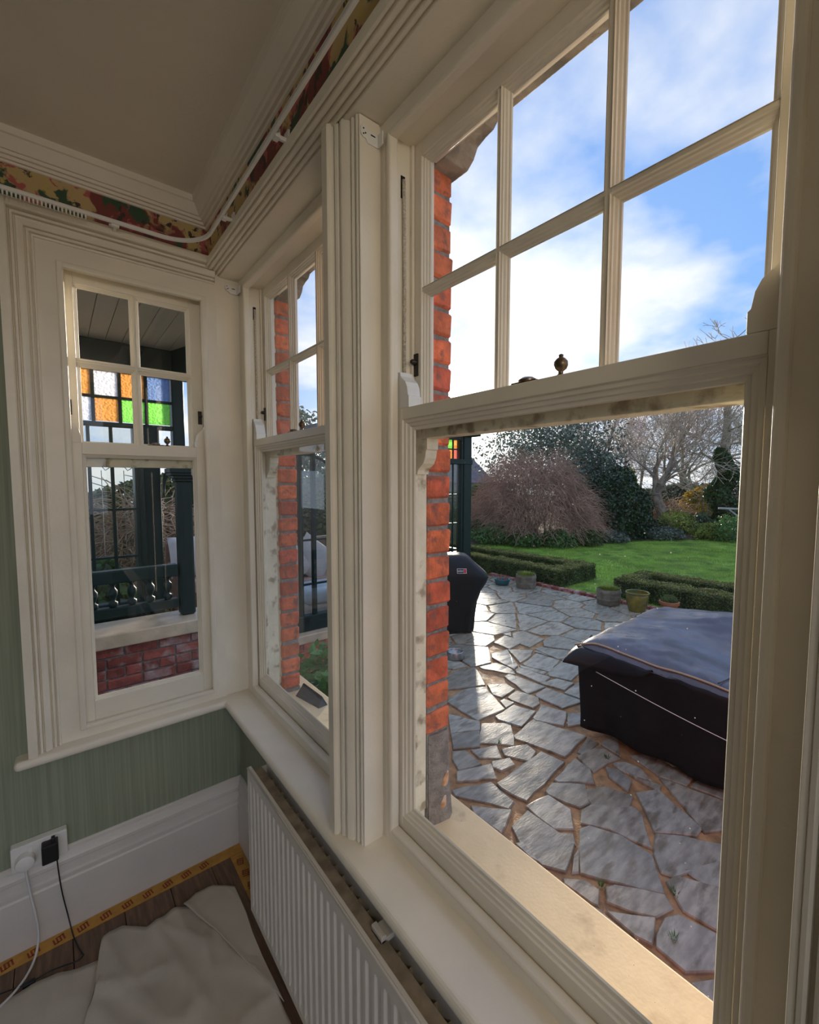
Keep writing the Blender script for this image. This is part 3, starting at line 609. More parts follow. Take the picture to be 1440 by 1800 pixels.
# ------------------------------------------------------------------ dust sheets
def resample(p, n):
    p = [Vector(q) for q in p]; L = [0]
    for a, b in zip(p, p[1:]): L.append(L[-1] + (b - a).length)
    out = []
    for k in range(n):
        d = L[-1] * k / (n - 1); i = max(j for j in range(len(L)) if L[j] <= d + 1e-9); i = min(i, len(p) - 2)
        out.append(p[i].lerp(p[i + 1], (d - L[i]) / max(1e-9, L[i + 1] - L[i])))
    return out
def cloth_patch(name, top, bottom, left, right, z, amp, folds, mat, parent=None, n=70, freq=5.0, seed=0.0):
    """Coons patch between four edge curves laid on the floor, rumpled; left/right run from top to bottom"""
    T, B, Lf, Rt = (resample([(a, b, 0) for a, b in e], n) for e in (top, bottom, left, right)); vs = []
    for j in range(n):
        v = j / (n - 1)
        for i in range(n):
            u = i / (n - 1)
            p = T[i] * (1 - v) + B[i] * v + Lf[j] * (1 - u) + Rt[j] * u - (T[0] * (1 - u) * (1 - v) + T[-1] * u * (1 - v) + B[0] * (1 - u) * v + B[-1] * u * v)
            q = Vector((p.x * freq + seed, p.y * freq, seed))
            h = z + amp * (0.5 + 0.8 * noise.fractal(q, 1.0, 2.0, 3)) + amp * 0.35 * abs(noise.noise(q * 2.3)) + amp * 1.3 * (1 - abs(noise.noise(q * 0.75 + Vector((3, 1, 0))))) ** 9 + amp * 0.8 * (1 - abs(noise.noise(Vector((q.x * 1.4 + q.y * 0.8, q.y * 0.6, 9))))) ** 10
            for (ax, ay, bx_, by, hh, ww) in folds:
                d = Vector((bx_ - ax, by - ay)); L2 = d.length_squared; t = max(0, min(1, ((p.x - ax) * d.x + (p.y - ay) * d.y) / L2))
                dist = math.hypot(p.x - ax - d.x * t, p.y - ay - d.y * t); h += hh * math.exp(-(dist / ww) ** 2)
            e = min(u, 1 - u, v, 1 - v)
            vs.append((p.x, p.y, max(0.0022, h)))
    fs = [(j * n + i, (j + 1) * n + i, (j + 1) * n + i + 1, j * n + i + 1) for j in range(n - 1) for i in range(n - 1)]
    return MB().add(vs, fs).build(name, mat, parent, smooth=True, solid=0.003)
d2 = cloth_patch('dust_sheet', [(-0.75, 1.74), (-0.2, 1.70), (-0.12, 1.712), (-0.04, 1.69), (0.06, 1.665), (0.09, 1.66)], [(-0.75, 0.5), (0.1, 0.5)], [(-0.75, 1.74), (-0.75, 0.5)], [(0.09, 1.66), (0.06, 1.4), (0.1, 0.5)], 0.005, 0.004,
                 [(-0.06, 1.69, -0.12, 1.45, 0.006, 0.02), (-0.18, 1.68, -0.22, 1.4, 0.005, 0.02)], 'cloth', seed=4.2)
tag(d2, 'beige cotton dust sheet lying lowest, under the trailing leads', 'dust sheet', 'cotton dust sheets on the floor')
d1 = cloth_patch('dust_sheet', [(0.045, 1.672), (0.055, 1.715), (0.075, 1.732), (0.115, 1.73), (0.18, 1.675), (0.26, 1.685), (0.31, 1.665), (0.40, 1.65), (0.456, 1.60)], [(-0.15, 0.5), (0.452, 0.5)],
                 [(0.045, 1.672), (0.032, 1.60), (0.030, 1.555), (0.0, 1.49), (-0.08, 1.2), (-0.15, 0.5)], [(0.456, 1.60), (0.452, 1.3), (0.456, 1.1), (0.452, 0.5)], 0.018, 0.009,
                 [(0.03, 1.55, 0.2, 1.49, 0.008, 0.018), (0.02, 1.5, 0.12, 1.3, 0.010, 0.02), (0.20, 1.66, 0.28, 1.3, 0.006, 0.016), (0.33, 1.5, 0.18, 1.2, 0.007, 0.015), (0.05, 1.7, 0.08, 1.56, 0.008, 0.025)], 'cloth', seed=1.3)
tag(d1, 'rumpled beige cotton dust sheet spread in front of the radiator', 'dust sheet', 'cotton dust sheets on the floor')
fp = cloth_patch('folded_flap', [(0.295, 1.672), (0.34, 1.69), (0.40, 1.686), (0.463, 1.635)], [(0.44, 1.24), (0.450, 1.20), (0.458, 1.16)], [(0.295, 1.672), (0.318, 1.61), (0.36, 1.50), (0.40, 1.36), (0.44, 1.24)], [(0.463, 1.635), (0.462, 1.5), (0.456, 1.42), (0.455, 1.3), (0.458, 1.16)],
                 0.030, 0.004, [(0.30, 1.67, 0.44, 1.24, 0.004, 0.012)], 'cloth', parent=d1, n=44, seed=8.8)
# ------------------------------------------------------------------ curtain track round the bay
def curtain_track():
    t = empty('curtain_track', (0.455, 1.0, 2.44), 'white bendable curtain track curving round the bay corner', 'curtain track')
    xt, yt, rad, zt = 0.452, 1.790, 0.13, 2.418
    pts = [Vector((xt, y, zt)) for y in np.linspace(-1.2, yt - rad, 14)]
    pts += [Vector((xt - rad + rad * math.cos(a), yt - rad + rad * math.sin(a), zt)) for a in np.linspace(0, math.pi / 2, 14)[1:]]
    pts += [Vector((x, yt, zt)) for x in np.linspace(xt - rad, -0.9, 12)[1:]]
    n = len(pts); prof = [(-0.004, -0.006), (0.004, -0.006), (0.004, -0.0045), (0.0012, -0.005), (0.0012, 0.005), (0.004, 0.0045), (0.004, 0.006), (-0.004, 0.006), (-0.004, 0.0045), (-0.0012, 0.005), (-0.0012, -0.005), (-0.004, -0.0045)]
    def pf(i, q):
        d = (pts[min(i + 1, n - 1)] - pts[max(i - 1, 0)]).normalized(); nr = Vector((d.y, -d.x, 0)); p = pts[i] + nr * q[0]; return (p.x, p.y, p.z + q[1])
    MB().sweep(prof, pf, n).build('rail', 'plastic_white', t, auto=50)
    for (cx, cy, ax) in ((xt, 1.53, 0), (xt, 1.10, 0), (xt, 0.60, 0), (0.19, yt, 1), (-0.35, yt, 1)):
        P = (lambda a, b, c, cx=cx, cy=cy: (cx + a, cy + b, zt + c)) if ax == 0 else (lambda a, b, c, cx=cx, cy=cy: (cx + b, cy + a, zt + c))
        e = 0.040 if ax == 0 else 0.064
        m = MB().box(0.003, 0.016, -0.011, 0.011, -0.012, 0.009, P=P).box(0.014, e, -0.005, 0.005, -0.010, 0.000, P=P).box(e - 0.006, e, -0.013, 0.013, -0.016, 0.018, P=P)
        m.build('bracket', 'plastic_white', t, bevel=0.002)
    g = MB().box(-0.0022, 0.0022, -0.0034, 0.0034, -0.0165, -0.0065).box(-0.0012, 0.0012, -0.0022, 0.0022, -0.021, -0.015).mesh('glider'); g.materials.append(MATS['plastic_white'])
    for k in range(42): link('glider', g, None, t, (0.11 - k * 0.0098, yt, zt))
curtain_track()
# ------------------------------------------------------------------ fill lamp added out of view behind the camera to brighten the room
def fill_lamp():
    x, y, z = -0.15, -1.42, 2.08
    p = empty('fill_lamp', (x, y, z), 'glowing globe added behind the camera as interior fill light', 'lamp')
    MB().lathe([(0, 0), (0.05, 0), (0.045, 0.03), (0, 0.035)], x, y, ZC - 0.036, 20).build('ceiling_rose', 'plastic_white', p, smooth=True)
    MB().tube([(x, y, ZC - 0.02), (x, y, z + 0.15)], 0.004, 8).build('flex', 'plastic_white', p)
    m, nt, N, L = new_mat('fill_glow'); o = N.new('ShaderNodeOutputMaterial'); e = N.new('ShaderNodeEmission'); e.inputs[0].default_value = (1.0, 0.87, 0.69, 1); e.inputs[1].default_value = FILL_STRENGTH; L.new(e.outputs[0], o.inputs[0]); MATS['fill_glow'] = m
    MB().lathe([(0.16 * math.sin(math.pi * k / 16), -0.16 * math.cos(math.pi * k / 16)) for k in range(17)], x, y, z, 24).build('globe', 'fill_glow', p, smooth=True)
FILL_STRENGTH = 18.0
fill_lamp()
# ------------------------------------------------------------------ roller-blind brackets left in the reveals
def blind_bracket(P, label):
    b = empty('blind_bracket', P(0.02, 0, 0), label, 'bracket', 'white roller blind brackets')
    out = [(0, 0.006), (0.006, 0), (0.012, 0), (0.018, -0.008), (0.046, -0.008), (0.046, 0.020), (0.018, 0.020), (0.012, 0.028), (0.004, 0.026), (0, 0.020)]
    m = MB(); n = len(out); m.add([P(a, 0, c) for a, c in out] + [P(a, 0.003, c) for a, c in out], [tuple(range(n)), tuple(range(2 * n - 1, n - 1, -1))] + [(i, n + i, n + (i + 1) % n, (i + 1) % n) for i in range(n)])
    m.build('plate', 'plastic_white', b, bevel=0.0006, seg=1)
    MB().box(0.0445, 0.0475, 0.003, 0.022, -0.008, 0.020, P=P).build('flange', 'plastic_white', b, bevel=0.0008)
    for a, c in ((0.007, 0.018), (0.012, 0.010), (0.007, 0.010 - 0.003)): 
        MB().lathe([(0, 0), (0.0017, 0), (0.0017, 0.0008), (0, 0.0008)], 0, 0, 0, 10, P=lambda x, y, z, a=a, c=c: P(a + x, 0.003 + z, c + y)).build('screw_hole', 'hole', b)
    MB().box(0.026, 0.038, 0.003, 0.0036, 0.011, 0.0135, P=P).build('slot', 'hole', b)
blind_bracket(lambda a, d, c: (0.558 + a, 0.869 - d, 2.325 + c), 'white blind bracket screwed at top left of the large near window')
blind_bracket(lambda a, d, c: (0.562 + a, 1.887 - d * 2, 2.328 + c), 'white blind bracket screwed in the corner by the middle window')

# ------------------------------------------------------------------ outside of the house: brick reveals, sill stone, lintels
rng = random.Random(3)
def brick_mesh(lx, ly, lz, seed, rough=0.003):
    """one brick: box with chipped, uneven corners and worn edges"""
    r = random.Random(seed); bm = bmesh.new(); bmesh.ops.create_cube(bm, size=1)
    for v in bm.verts: v.co = Vector((v.co.x * lx, v.co.y * ly, v.co.z * lz)) + Vector((r.uniform(-rough, rough), r.uniform(-rough, rough), r.uniform(-rough, rough)))
    bmesh.ops.bevel(bm, geom=bm.edges[:], offset=min(lz * 0.10, 0.006), segments=1, affect='EDGES')
    me = bpy.data.meshes.new('brick'); bm.to_mesh(me); bm.free(); return me
HB = 0.0715
def pier(name, y0, y1, label, side, zbot=0.865, ztop=2.33):
    """brick pier outside; side=-1: the reveal that shows is at y0"""
    p = empty(name, (0.80, (y0 + y1) / 2, 0.55), label, 'brick pier', kind='structure')
    bx('mortar_core', 'mortar', p, 0.762, 0.835, y0 + 0.007, y1 - 0.004, 0.55, 2.345, bevel=0)
    z = zbot; k = 0
    variants = [brick_mesh(0.083, 0.206, 0.0615, 40 + q) for q in range(6)]
    half = [brick_mesh(0.083, 0.098, 0.0615, 60 + q) for q in range(4)]
    for v in variants + half: v.materials.append(MATS['brick'])
    while z < ztop:
        L1 = 0.206 if k % 2 == 0 else 0.098
        a = y0 + rng.uniform(-0.002, 0.002)
        link('brick', variants[rng.randrange(6)] if k % 2 == 0 else half[rng.randrange(4)], None, p, (0.8 + rng.uniform(-0.002, 0.002), a + L1 / 2, z + HB / 2))
        if y1 - (a + L1 + 0.01) > 0.095: link('brick', half[rng.randrange(4)] if k % 2 == 0 else variants[rng.randrange(6)], None, p, (0.8, a + L1 + 0.01 + (0.098 if k % 2 == 0 else 0.206) / 2, z + HB / 2))
        z += HB; k += 1
    # rendered foot of the pier
    vs = []; fs = []; n = 15; q = 8
    m = MB()
    for i in range(n):
        zz = 0.56 + (zbot - 0.56) * i / (n - 1)
        sw = 0.016 * (1 - i / (n - 1)) ** 2
        for (xx, yy) in ((0.765, y0 + 0.004 - sw * 0.3), (0.80, y0 - 0.002 - sw * 0.6), (0.832, y0 - 0.001 - sw), (0.842 + sw, y0 + 0.006 - sw * 0.5), (0.844 + sw, y0 + 0.05), (0.844 + sw, y1 - 0.002), (0.765, y1 - 0.002)):
            nn = noise.noise(Vector((xx * 60, yy * 40, zz * 45))) * 0.003; vs.append((xx + nn, yy + nn, zz))
    for i in range(n - 1):
        for j in range(7): fs.append((i * 7 + j, i * 7 + (j + 1) % 7, (i + 1) * 7 + (j + 1) % 7, (i + 1) * 7 + j))
    fs.append(tuple((n - 1) * 7 + j for j in range(7)))
    tag(MB().add(vs, fs).build('rendered_foot', 'render', p, auto=40), 'rough grey cement render')
    return p
pA = pier('window_pier', 0.865, 1.105, 'red brick pier seen beside the large near window', -1)
pB = pier('window_pier', 1.850, 2.085, 'red brick pier seen through the middle window', -1, zbot=0.62)
for (cx, cz, w, h, a) in ((0.822, 0.722, 0.010, 0.022, 0.35), (0.814, 0.660, 0.011, 0.020, 0.3)):        # chips in the render
    m = MB(); vs = []
    for ring, (s, dy) in enumerate(((1.0, 0.0), (0.82, -0.004), (0.0, -0.0045))):
        for j in range(14):
            t = j * math.pi / 7; rr = s * (1 + 0.18 * math.sin(3 * t + cx * 50)); ex = w * math.cos(t) * rr; ez = h * math.sin(t) * rr
            vs.append((cx + ex * math.cos(a) + ez * math.sin(a), 0.8585 + dy + 0.003, cz - ex * math.sin(a) + ez * math.cos(a)))
    m.add(vs, [(r_ * 14 + j, r_ * 14 + (j + 1) % 14, (r_ + 1) * 14 + (j + 1) % 14, (r_ + 1) * 14 + j) for r_ in range(2) for j in range(14)])
    tag(m.build('render_chip', 'render_chip', pA, smooth=True), 'orange chip in the cement render')
# pier past the right of the near window, out of sight of its face
bx('masonry', 'brick', wr, 0.76, 0.842, -2.6, 0.02, -0.5, 2.72, bevel=0)
st = tag(MB().prism([(0.682, -0.2), (0.905, -0.2), (0.905, 2.10), (0.682, 2.10)], 0.545, 0.607).build('trim_6', 'stone_sill', None, bevel=0.006), 'cream stone outer sill running below the tall windows', 'sill', kind='structure')
bx('masonry', 'brick', wr, 0.76, 0.86, -0.2, 2.09, -0.5, 0.545, bevel=0)
def lintel(y0, y1, label):
    """stone head with ogee-shaped shoulders at each end of the opening"""
    zt, zb = 2.72, 2.357; pts = [(y1, zb - 0.012), (y1 - 0.050, zb - 0.012), (y1 - 0.072, zb + 0.004), (y1 - 0.085, zb + 0.026), (y1 - 0.110, zb + 0.034), (y1 - 0.135, zb + 0.038), (y1 - 0.150, zb + 0.052)]
    pts += [(y0 + (y1 - p[0]), p[1]) for p in pts[::-1]]
    poly = pts + [(y0 - 0.10, zb - 0.012), (y0 - 0.10, zt), (y1 + 0.10, zt), (y1 + 0.10, zb - 0.012)]
    n = len(poly); m = MB(); m.add([(0.768, a, b) for a, b in poly] + [(0.848, a, b) for a, b in poly], [tuple(range(n)), tuple(range(2 * n - 1, n - 1, -1))] + [(i, n + i, n + (i + 1) % n, (i + 1) % n) for i in range(n)])
    return tag(m.build('window_lintel', 'stone_lintel', None, bevel=0.003), label, 'lintel', kind='structure')
lintel(0.06, 0.87, 'weathered stone lintel with shaped shoulders over the near window')
lintel(1.10, 1.855, 'weathered stone lintel with shaped shoulders over the middle window')
# slate wedge lying on the outer sill of the middle window
wd = MB(); wd.add([(0.792, 1.800, 0.607), (0.822, 1.635, 0.607), (0.868, 1.640, 0.607), (0.845, 1.80, 0.607), (0.835, 1.805, 0.655), (0.850, 1.655, 0.645)], [(3, 2, 1, 0), (0, 1, 5, 4), (1, 2, 5), (2, 3, 4, 5), (3, 0, 4)])
tag(wd.build('slate_wedge', 'slate_dark', None, bevel=0.002), 'grey slate wedge lying on the stone sill outside middle window', 'wedge')

# ------------------------------------------------------------------ porch seen through the side window
def framed_bricks(parent, x0, x1, yf, z0, z1, mat='brick_damp', depth=0.10, L=0.215, H=0.075):
    vs = [brick_mesh(L - 0.010, depth, H - 0.010, 80 + q) for q in range(5)]; hf = [brick_mesh(L / 2 - 0.010, depth, H - 0.010, 90 + q) for q in range(3)]
    for v in vs + hf: v.materials.append(MATS[mat])
    z = z1 - H; k = 0
    while z > z0 - 0.001:
        if k % 3 == 2:
            x = x0
            while x + L / 2 <= x1 + 0.01: link('brick', hf[rng.randrange(3)], None, parent, (x + L / 4, yf + depth / 2 - 0.004, z + H / 2)); x += L / 2
        else:
            x = x0 - (L / 2 if k % 2 else 0)
            while x + L / 2 < x1: link('brick', vs[rng.randrange(5)], None, parent, (x + L / 2, yf + depth / 2 - 0.004 + rng.uniform(-0.001, 0.001), z + H / 2)); x += L
        z -= H; k += 1
GZ = -0.40
pw = empty('porch_wall', (0.3, 3.75, GZ), 'low red brick wall with cream stone coping below the porch', 'wall', kind='structure')
bx('wall_core', 'mortar', pw, -1.6, 1.12, 3.634, 3.90, GZ, 0.415, bevel=0)
framed_bricks(pw, -0.32, 1.08, 3.625, -0.12, 0.41)
bx('coping', 'coping', pw, -1.6, 1.16, 3.585, 3.95, 0.412, 0.512, bevel=0.008)
po = empty('porch', (0.2, 4.3, 0.51), 'dark green timber porch with stained glass lights and balustrade', 'porch')
G = 'green_timber'
# balustrade
bx('handrail', G, po, -1.5, 0.71, 3.745, 3.835, 0.83, 0.925, bevel=0.012, seg=3)
bx('foot_rail', G, po, -1.5, 0.71, 3.755, 3.825, 0.585, 0.655, bevel=0.008)
prof = [(0.020, 0.655), (0.030, 0.665), (0.030, 0.690), (0.014, 0.700), (0.019, 0.720), (0.030, 0.745), (0.030, 0.775), (0.016, 0.795), (0.013, 0.810), (0.022, 0.822), (0.022, 0.832)]
bm_ = MB().lathe(prof, 0, 0, 0, 12).mesh('baluster', True); bm_.materials.append(MATS[G])
for k in range(18):
    o = link('baluster', bm_, None, po, (0.64 - k * 0.118, 3.79, 0))
# columns on the coping with moulded capitals
def column(cx, cy, z0, z1, w):
    c = MB().box(cx - w / 2, cx + w / 2, cy - w / 2, cy + w / 2, z0, z1 - 0.09).build('column', G, po, bevel=0.016, seg=1)
    m = MB()
    for (a, za, zb) in ((1.25, z1 - 0.10, z1 - 0.08), (1.5, z1 - 0.08, z1 - 0.055), (1.85, z1 - 0.055, z1 - 0.035), (2.0, z1 - 0.035, z1)): m.box(cx - w / 2 * a, cx + w / 2 * a, cy - w / 2 * a, cy + w / 2 * a, za, zb)
    m.build('capital', G, c, bevel=0.005)
    if cx < 0: MB().box(cx - w * 0.42, cx + w * 0.42, cy - w * 0.42, cy + w * 0.42, z1, 2.75).build('upper_post', G, po, bevel=0.004)
column(0.775, 3.80, 0.512, 1.665, 0.108); column(-0.75, 3.80, 0.512, 1.735, 0.108)
def arch(xa, xb, y, z0, rise, thick, d):
    m = MB(); n = 18; vs = []
    for i in range(n + 1):
        a = math.pi * i / n; cx = (xa + xb) / 2; r = (xb - xa) / 2
        for rr in (0, thick):
            for dd in (0, d): vs.append((cx - (r + rr) * math.cos(a), y + dd, z0 + (rise + rr) * math.sin(a)))
    fs = []
    for i in range(n):
        o = i * 4
        for (p, q) in ((0, 1), (1, 3), (3, 2), (2, 0)): fs.append((o + p, o + q, o + 4 + q, o + 4 + p))
    m.add(vs, fs); return m.build('arch', G, po, auto=40)
arch(0.835, 1.75, 3.78, 1.55, 0.26, 0.03, 0.05)
MB().tube([(0.745 + 0.16 * (1 - math.cos(a)), 4.46, 1.42 + 0.36 * math.sin(a)) for a in [math.pi / 2 * k / 10 for k in range(11)]], 0.016, 6).build('arch', G, po, smooth=True)
# glazed screen behind, with posts, rails, stained and leaded lights
ys = 4.6
bx('post', G, po, 0.545, 0.745, ys - 0.06, ys + 0.12, -0.1, 2.06, bevel=0.012)
bx('post', G, po, 0.575, 0.615, ys - 0.085, ys - 0.06, -0.1, 2.06, bevel=0.008)
bx('post', G, po, 0.86, 0.96, ys - 0.05, ys + 0.08, 1.75, 2.75, bevel=0.01)
bx('post', G, po, -0.70, -0.56, ys - 0.05, ys + 0.08, -0.1, 2.75, bevel=0.01)
bx('beam', G, po, -1.6, 1.20, ys - 0.06, ys + 0.10, 2.515, 2.75, bevel=0.01)
bx('transom', G, po, -0.6, 0.90, ys - 0.035, ys + 0.05, 2.035, 2.072, bevel=0.005)
bx('sill_rail', G, po, -0.6, 0.60, ys - 0.05, ys + 0.06, 0.36, 0.50, bevel=0.01)
bx('panel', G, po, -0.6, 0.60, ys - 0.02, ys + 0.02, -0.1, 0.37, bevel=0.005)
sx = [-0.52, -0.33, -0.13, 0.065, 0.270, 0.462, 0.660, 0.86]; sz = [2.072, 2.285, 2.515]
cols = [['amber', 'clear', 'amber', 'clear', 'amber', 'green', 'green'], ['clear', 'amber', 'green', 'amber', 'clear', 'amber', 'blue']]
for i in range(7):
    for j in range(2):
        MB().box(sx[i] + 0.010, sx[i + 1] - 0.010, ys - 0.004, ys + 0.004, sz[j] + 0.009, sz[j + 1] - 0.009).build('stained_light', 'stained_' + cols[j][i], po)
for xx in sx[1:-1]: bx('mullion', G, po, xx - 0.013, xx + 0.013, ys - 0.02, ys + 0.02, 2.06, 2.52, bevel=0.002)
bx('bar', G, po, -0.56, 0.86, ys - 0.018, ys + 0.018, sz[1] - 0.011, sz[1] + 0.011, bevel=0.002)
for xx in (-0.36, -0.15, 0.045, 0.225, 0.385): bx('mullion', G, po, xx - 0.013, xx + 0.013, ys - 0.02, ys + 0.02, 0.49, 2.04, bevel=0.002)
for zz in (0.90, 1.32, 1.74): bx('bar', G, po, -0.56, 0.55, ys - 0.016, ys + 0.016, zz - 0.010, zz + 0.010, bevel=0.002)
xs_ = [-0.56, -0.36, -0.15, 0.045, 0.225, 0.385, 0.55]; zs_ = [0.50, 0.90, 1.32, 1.74, 2.035]
for i in range(6):
    for j in range(4): MB().box(xs_[i] + 0.012, xs_[i + 1] - 0.012, ys - 0.003, ys + 0.003, zs_[j] + 0.009, zs_[j + 1] - 0.009).build('leaded_pane', 'leaded_glass', po)
# lead cames in the panes
for i in range(3, 6):
    a, b = xs_[i] + 0.014, xs_[i + 1] - 0.014; mid = (a + b) / 2
    m = MB().tube([(a, ys - 0.006, 1.78), (mid, ys - 0.006, 1.70), (mid + 0.03, ys - 0.006, 1.66), (b, ys - 0.006, 1.69)], 0.004, 5).tube([(mid, ys - 0.006, 1.66), (mid, ys - 0.006, 0.92)], 0.003, 5)
    for zz in (1.46, 1.14): m.tube([(a, ys - 0.006, zz), (b, ys - 0.006, zz)], 0.003, 5)
    m.build('lead_came', 'steel', po)
# boarded ceiling and roof
for k in range(26): bx('ceiling_board', 'porch_board', po, -1.75 + k * 0.118, -1.75 + k * 0.118 + 0.115, 3.10, 4.66, 2.752, 2.775, bevel=0.003)
bx('roof_deck', 'slate_dark', po, -1.8, 1.34, 3.06, 5.2, 2.777, 2.84, bevel=0.004)
bx('eaves_beam', G, po, -1.6, 1.30, 3.08, 3.14, 2.70, 2.776, bevel=0.006)
MB().add([(0.86, 4.56, 2.52), (0.96, 4.56, 2.52), (1.34, 3.40, 2.66), (1.22, 3.40, 2.66), (0.86, 4.56, 2.75), (0.96, 4.56, 2.75), (1.34, 3.40, 2.751), (1.22, 3.40, 2.751)], [(0, 1, 2, 3), (4, 7, 6, 5), (0, 4, 5, 1), (1, 5, 6, 2), (2, 6, 7, 3), (3, 7, 4, 0)]).build('hip_beam', G, po)
# ------------------------------------------------------------------ glazed screen and garden seat seen through the middle window
ss = empty('garden_screen', (1.9, 3.7, 0.19), 'dark green arched glazed screen behind the laurel bush', 'screen')
pl = empty('screen_plinth', (1.95, 3.72, GZ), 'low orange brick plinth with pale coping below the glazed screen', 'wall', kind='structure')
bx('wall_core', 'mortar', pl, 1.24, 2.75, 3.614, 3.86, GZ, 0.115, bevel=0); framed_bricks(pl, 1.24, 2.72, 3.605, -0.22, 0.11, 'brick')
bx('coping', 'coping', pl, 1.20, 2.80, 3.575, 3.90, 0.112, 0.190, bevel=0.008)
bx('sill_rail', G, ss, 1.3, 2.7, 3.66, 3.74, 0.19, 0.335, bevel=0.008)
for xx in (1.32, 1.705, 1.835, 2.15, 2.45, 2.68): bx('mullion', G, ss, xx - 0.016, xx + 0.016, 3.675, 3.725, 0.33, 1.86, bevel=0.003)
for zz in (0.62, 1.03): bx('bar', G, ss, 1.32, 2.68, 3.688, 3.712, zz - 0.009, zz + 0.009, bevel=0.002)
bx('head_rail', G, ss, 1.3, 2.7, 3.66, 3.74, 1.84, 1.90, bevel=0.006)
xm = [1.32, 1.705, 1.835, 2.15, 2.45, 2.68]
for a, b in zip(xm, xm[1:]):
    MB().box(a + 0.016, b - 0.016, 3.697, 3.703, 0.335, 1.84).build('pane', 'leaded_glass', ss)
n = 20
for (a, b) in ((1.336, 2.134),):
    m = MB(); vs = []
    for i in range(n + 1):
        t = math.pi * i / n; cx = (a + b) / 2; r = (b - a) / 2
        for (q, yy) in ((1.0, 3.69), (1.0, 3.71), (0.93, 3.71), (0.93, 3.69)): vs.append((cx - r * q * math.cos(t), yy, 1.50 + r * q * 0.80 * math.sin(t)))
    m.add(vs, [(i * 4 + p, i * 4 + (p + 1) % 4, i * 4 + 4 + (p + 1) % 4, i * 4 + 4 + p) for i in range(n) for p in range(4)]); m.build('arch', G, ss, auto=40)
terr = tag(bx('porch_floor', 'coping', None, -1.6, 3.4, 3.86, 6.4, -0.20, -0.02, bevel=0.005), 'pale paved floor of the porch behind the low walls', 'floor', kind='structure')
def cushion(name, mat, w, h, t, loc, rot, label, cat='cushion', group='scatter cushions on the garden sofas'):
    n = 12; vs = []; fs = []
    for sgn in (1, -1):
        for j in range(n + 1):
            for i in range(n + 1):
                u, v = i / n * 2 - 1, j / n * 2 - 1; puff = max(0, (1 - u * u) * (1 - v * v)) ** 0.45
                k = 1 - 0.06 * (abs(u) * abs(v)); vs.append((u * w / 2 * (1 - 0.05 * (1 - v * v)) , sgn * t / 2 * puff, v * h / 2 * (1 - 0.05 * (1 - u * u))))
    q = n + 1
    for j in range(n):
        for i in range(n): fs.append((j * q + i, j * q + i + 1, (j + 1) * q + i + 1, (j + 1) * q + i)); o = q * q; fs.append((o + j * q + i, o + (j + 1) * q + i, o + (j + 1) * q + i + 1, o + j * q + i + 1))
    ob = MB().add(vs, fs).build(name, mat, None, smooth=True, origin=(0, 0, 0)); ob.location = loc; ob.rotation_euler = rot; W[ob] = Vector(loc)
    return tag(ob, label, cat, group)
def sofa(x0, x1, y0, y1, label):
    s = empty('garden_sofa', ((x0 + x1) / 2, (y0 + y1) / 2, -0.02), label, 'sofa')
    for xx in (x0 + 0.05, x1 - 0.05):
        for yy in (y0 + 0.05, y1 - 0.05): bx('leg', 'wicker', s, xx - 0.03, xx + 0.03, yy - 0.03, yy + 0.03, -0.02, 0.12, bevel=0.004)
    bx('base', 'wicker', s, x0, x1, y0, y1, 0.11, 0.30, bevel=0.02); bx('seat_cushion', 'fabric_pink', s, x0 + 0.08, x1 - 0.08, y0, y1 - 0.18, 0.30, 0.46, bevel=0.04, seg=3)
    bx('backrest', 'wicker', s, x0, x1, y1 - 0.16, y1, 0.28, 0.86, bevel=0.04, seg=3)
    for a in (x0, x1 - 0.10): bx('armrest', 'wicker', s, a, a + 0.10, y0, y1, 0.28, 0.62, bevel=0.03, seg=3)
sofa(1.95, 3.25, 4.55, 5.25, 'brown wicker garden sofa behind the glazed screen')
cushion('scatter_cushion', 'fabric_grey', 0.42, 0.42, 0.16, (2.16, 4.86, 0.66), (R(-14), 0, R(6)), 'charcoal scatter cushion at the left end of the wicker sofa')
cushion('scatter_cushion', 'fabric_pale', 0.46, 0.46, 0.18, (2.34, 4.74, 0.66), (R(-20), R(38), R(-8)), 'pale scatter cushion tilted on its corner on the wicker sofa')
cushion('scatter_cushion', 'fabric_pale', 0.44, 0.44, 0.18, (2.02, 4.70, 0.64), (R(-22), R(-30), R(10)), 'pale scatter cushion leaning against the charcoal cushion')
ot = empty('ottoman', (2.25, 4.15, -0.02), 'pale blue-white upholstered footstool behind the glazed screen', 'footstool')
bx('base', 'fabric_pale', ot, 1.90, 2.65, 3.95, 4.42, 0.04, 0.33, bevel=0.03, seg=3); bx('seat_pad', 'fabric_blue', ot, 1.89, 2.66, 3.94, 4.43, 0.33, 0.48, bevel=0.05, seg=4)
for xx in (1.97, 2.58):
    for yy in (4.02, 4.35): bx('foot', 'wicker', ot, xx - 0.03, xx + 0.03, yy - 0.03, yy + 0.03, -0.02, 0.05)
sofa(0.98, 1.80, 5.30, 5.95, 'brown wicker garden sofa behind the porch column')
cushion('scatter_cushion', 'fabric_pale', 0.48, 0.48, 0.18, (1.20, 5.56, 0.70), (R(-16), 0, R(4)), 'pale scatter cushion seen right of the porch column')
cushion('scatter_cushion', 'fabric_pink', 0.42, 0.42, 0.16, (1.52, 5.52, 0.66), (R(-18), R(10), R(-4)), 'pink scatter cushion on the sofa behind the porch')

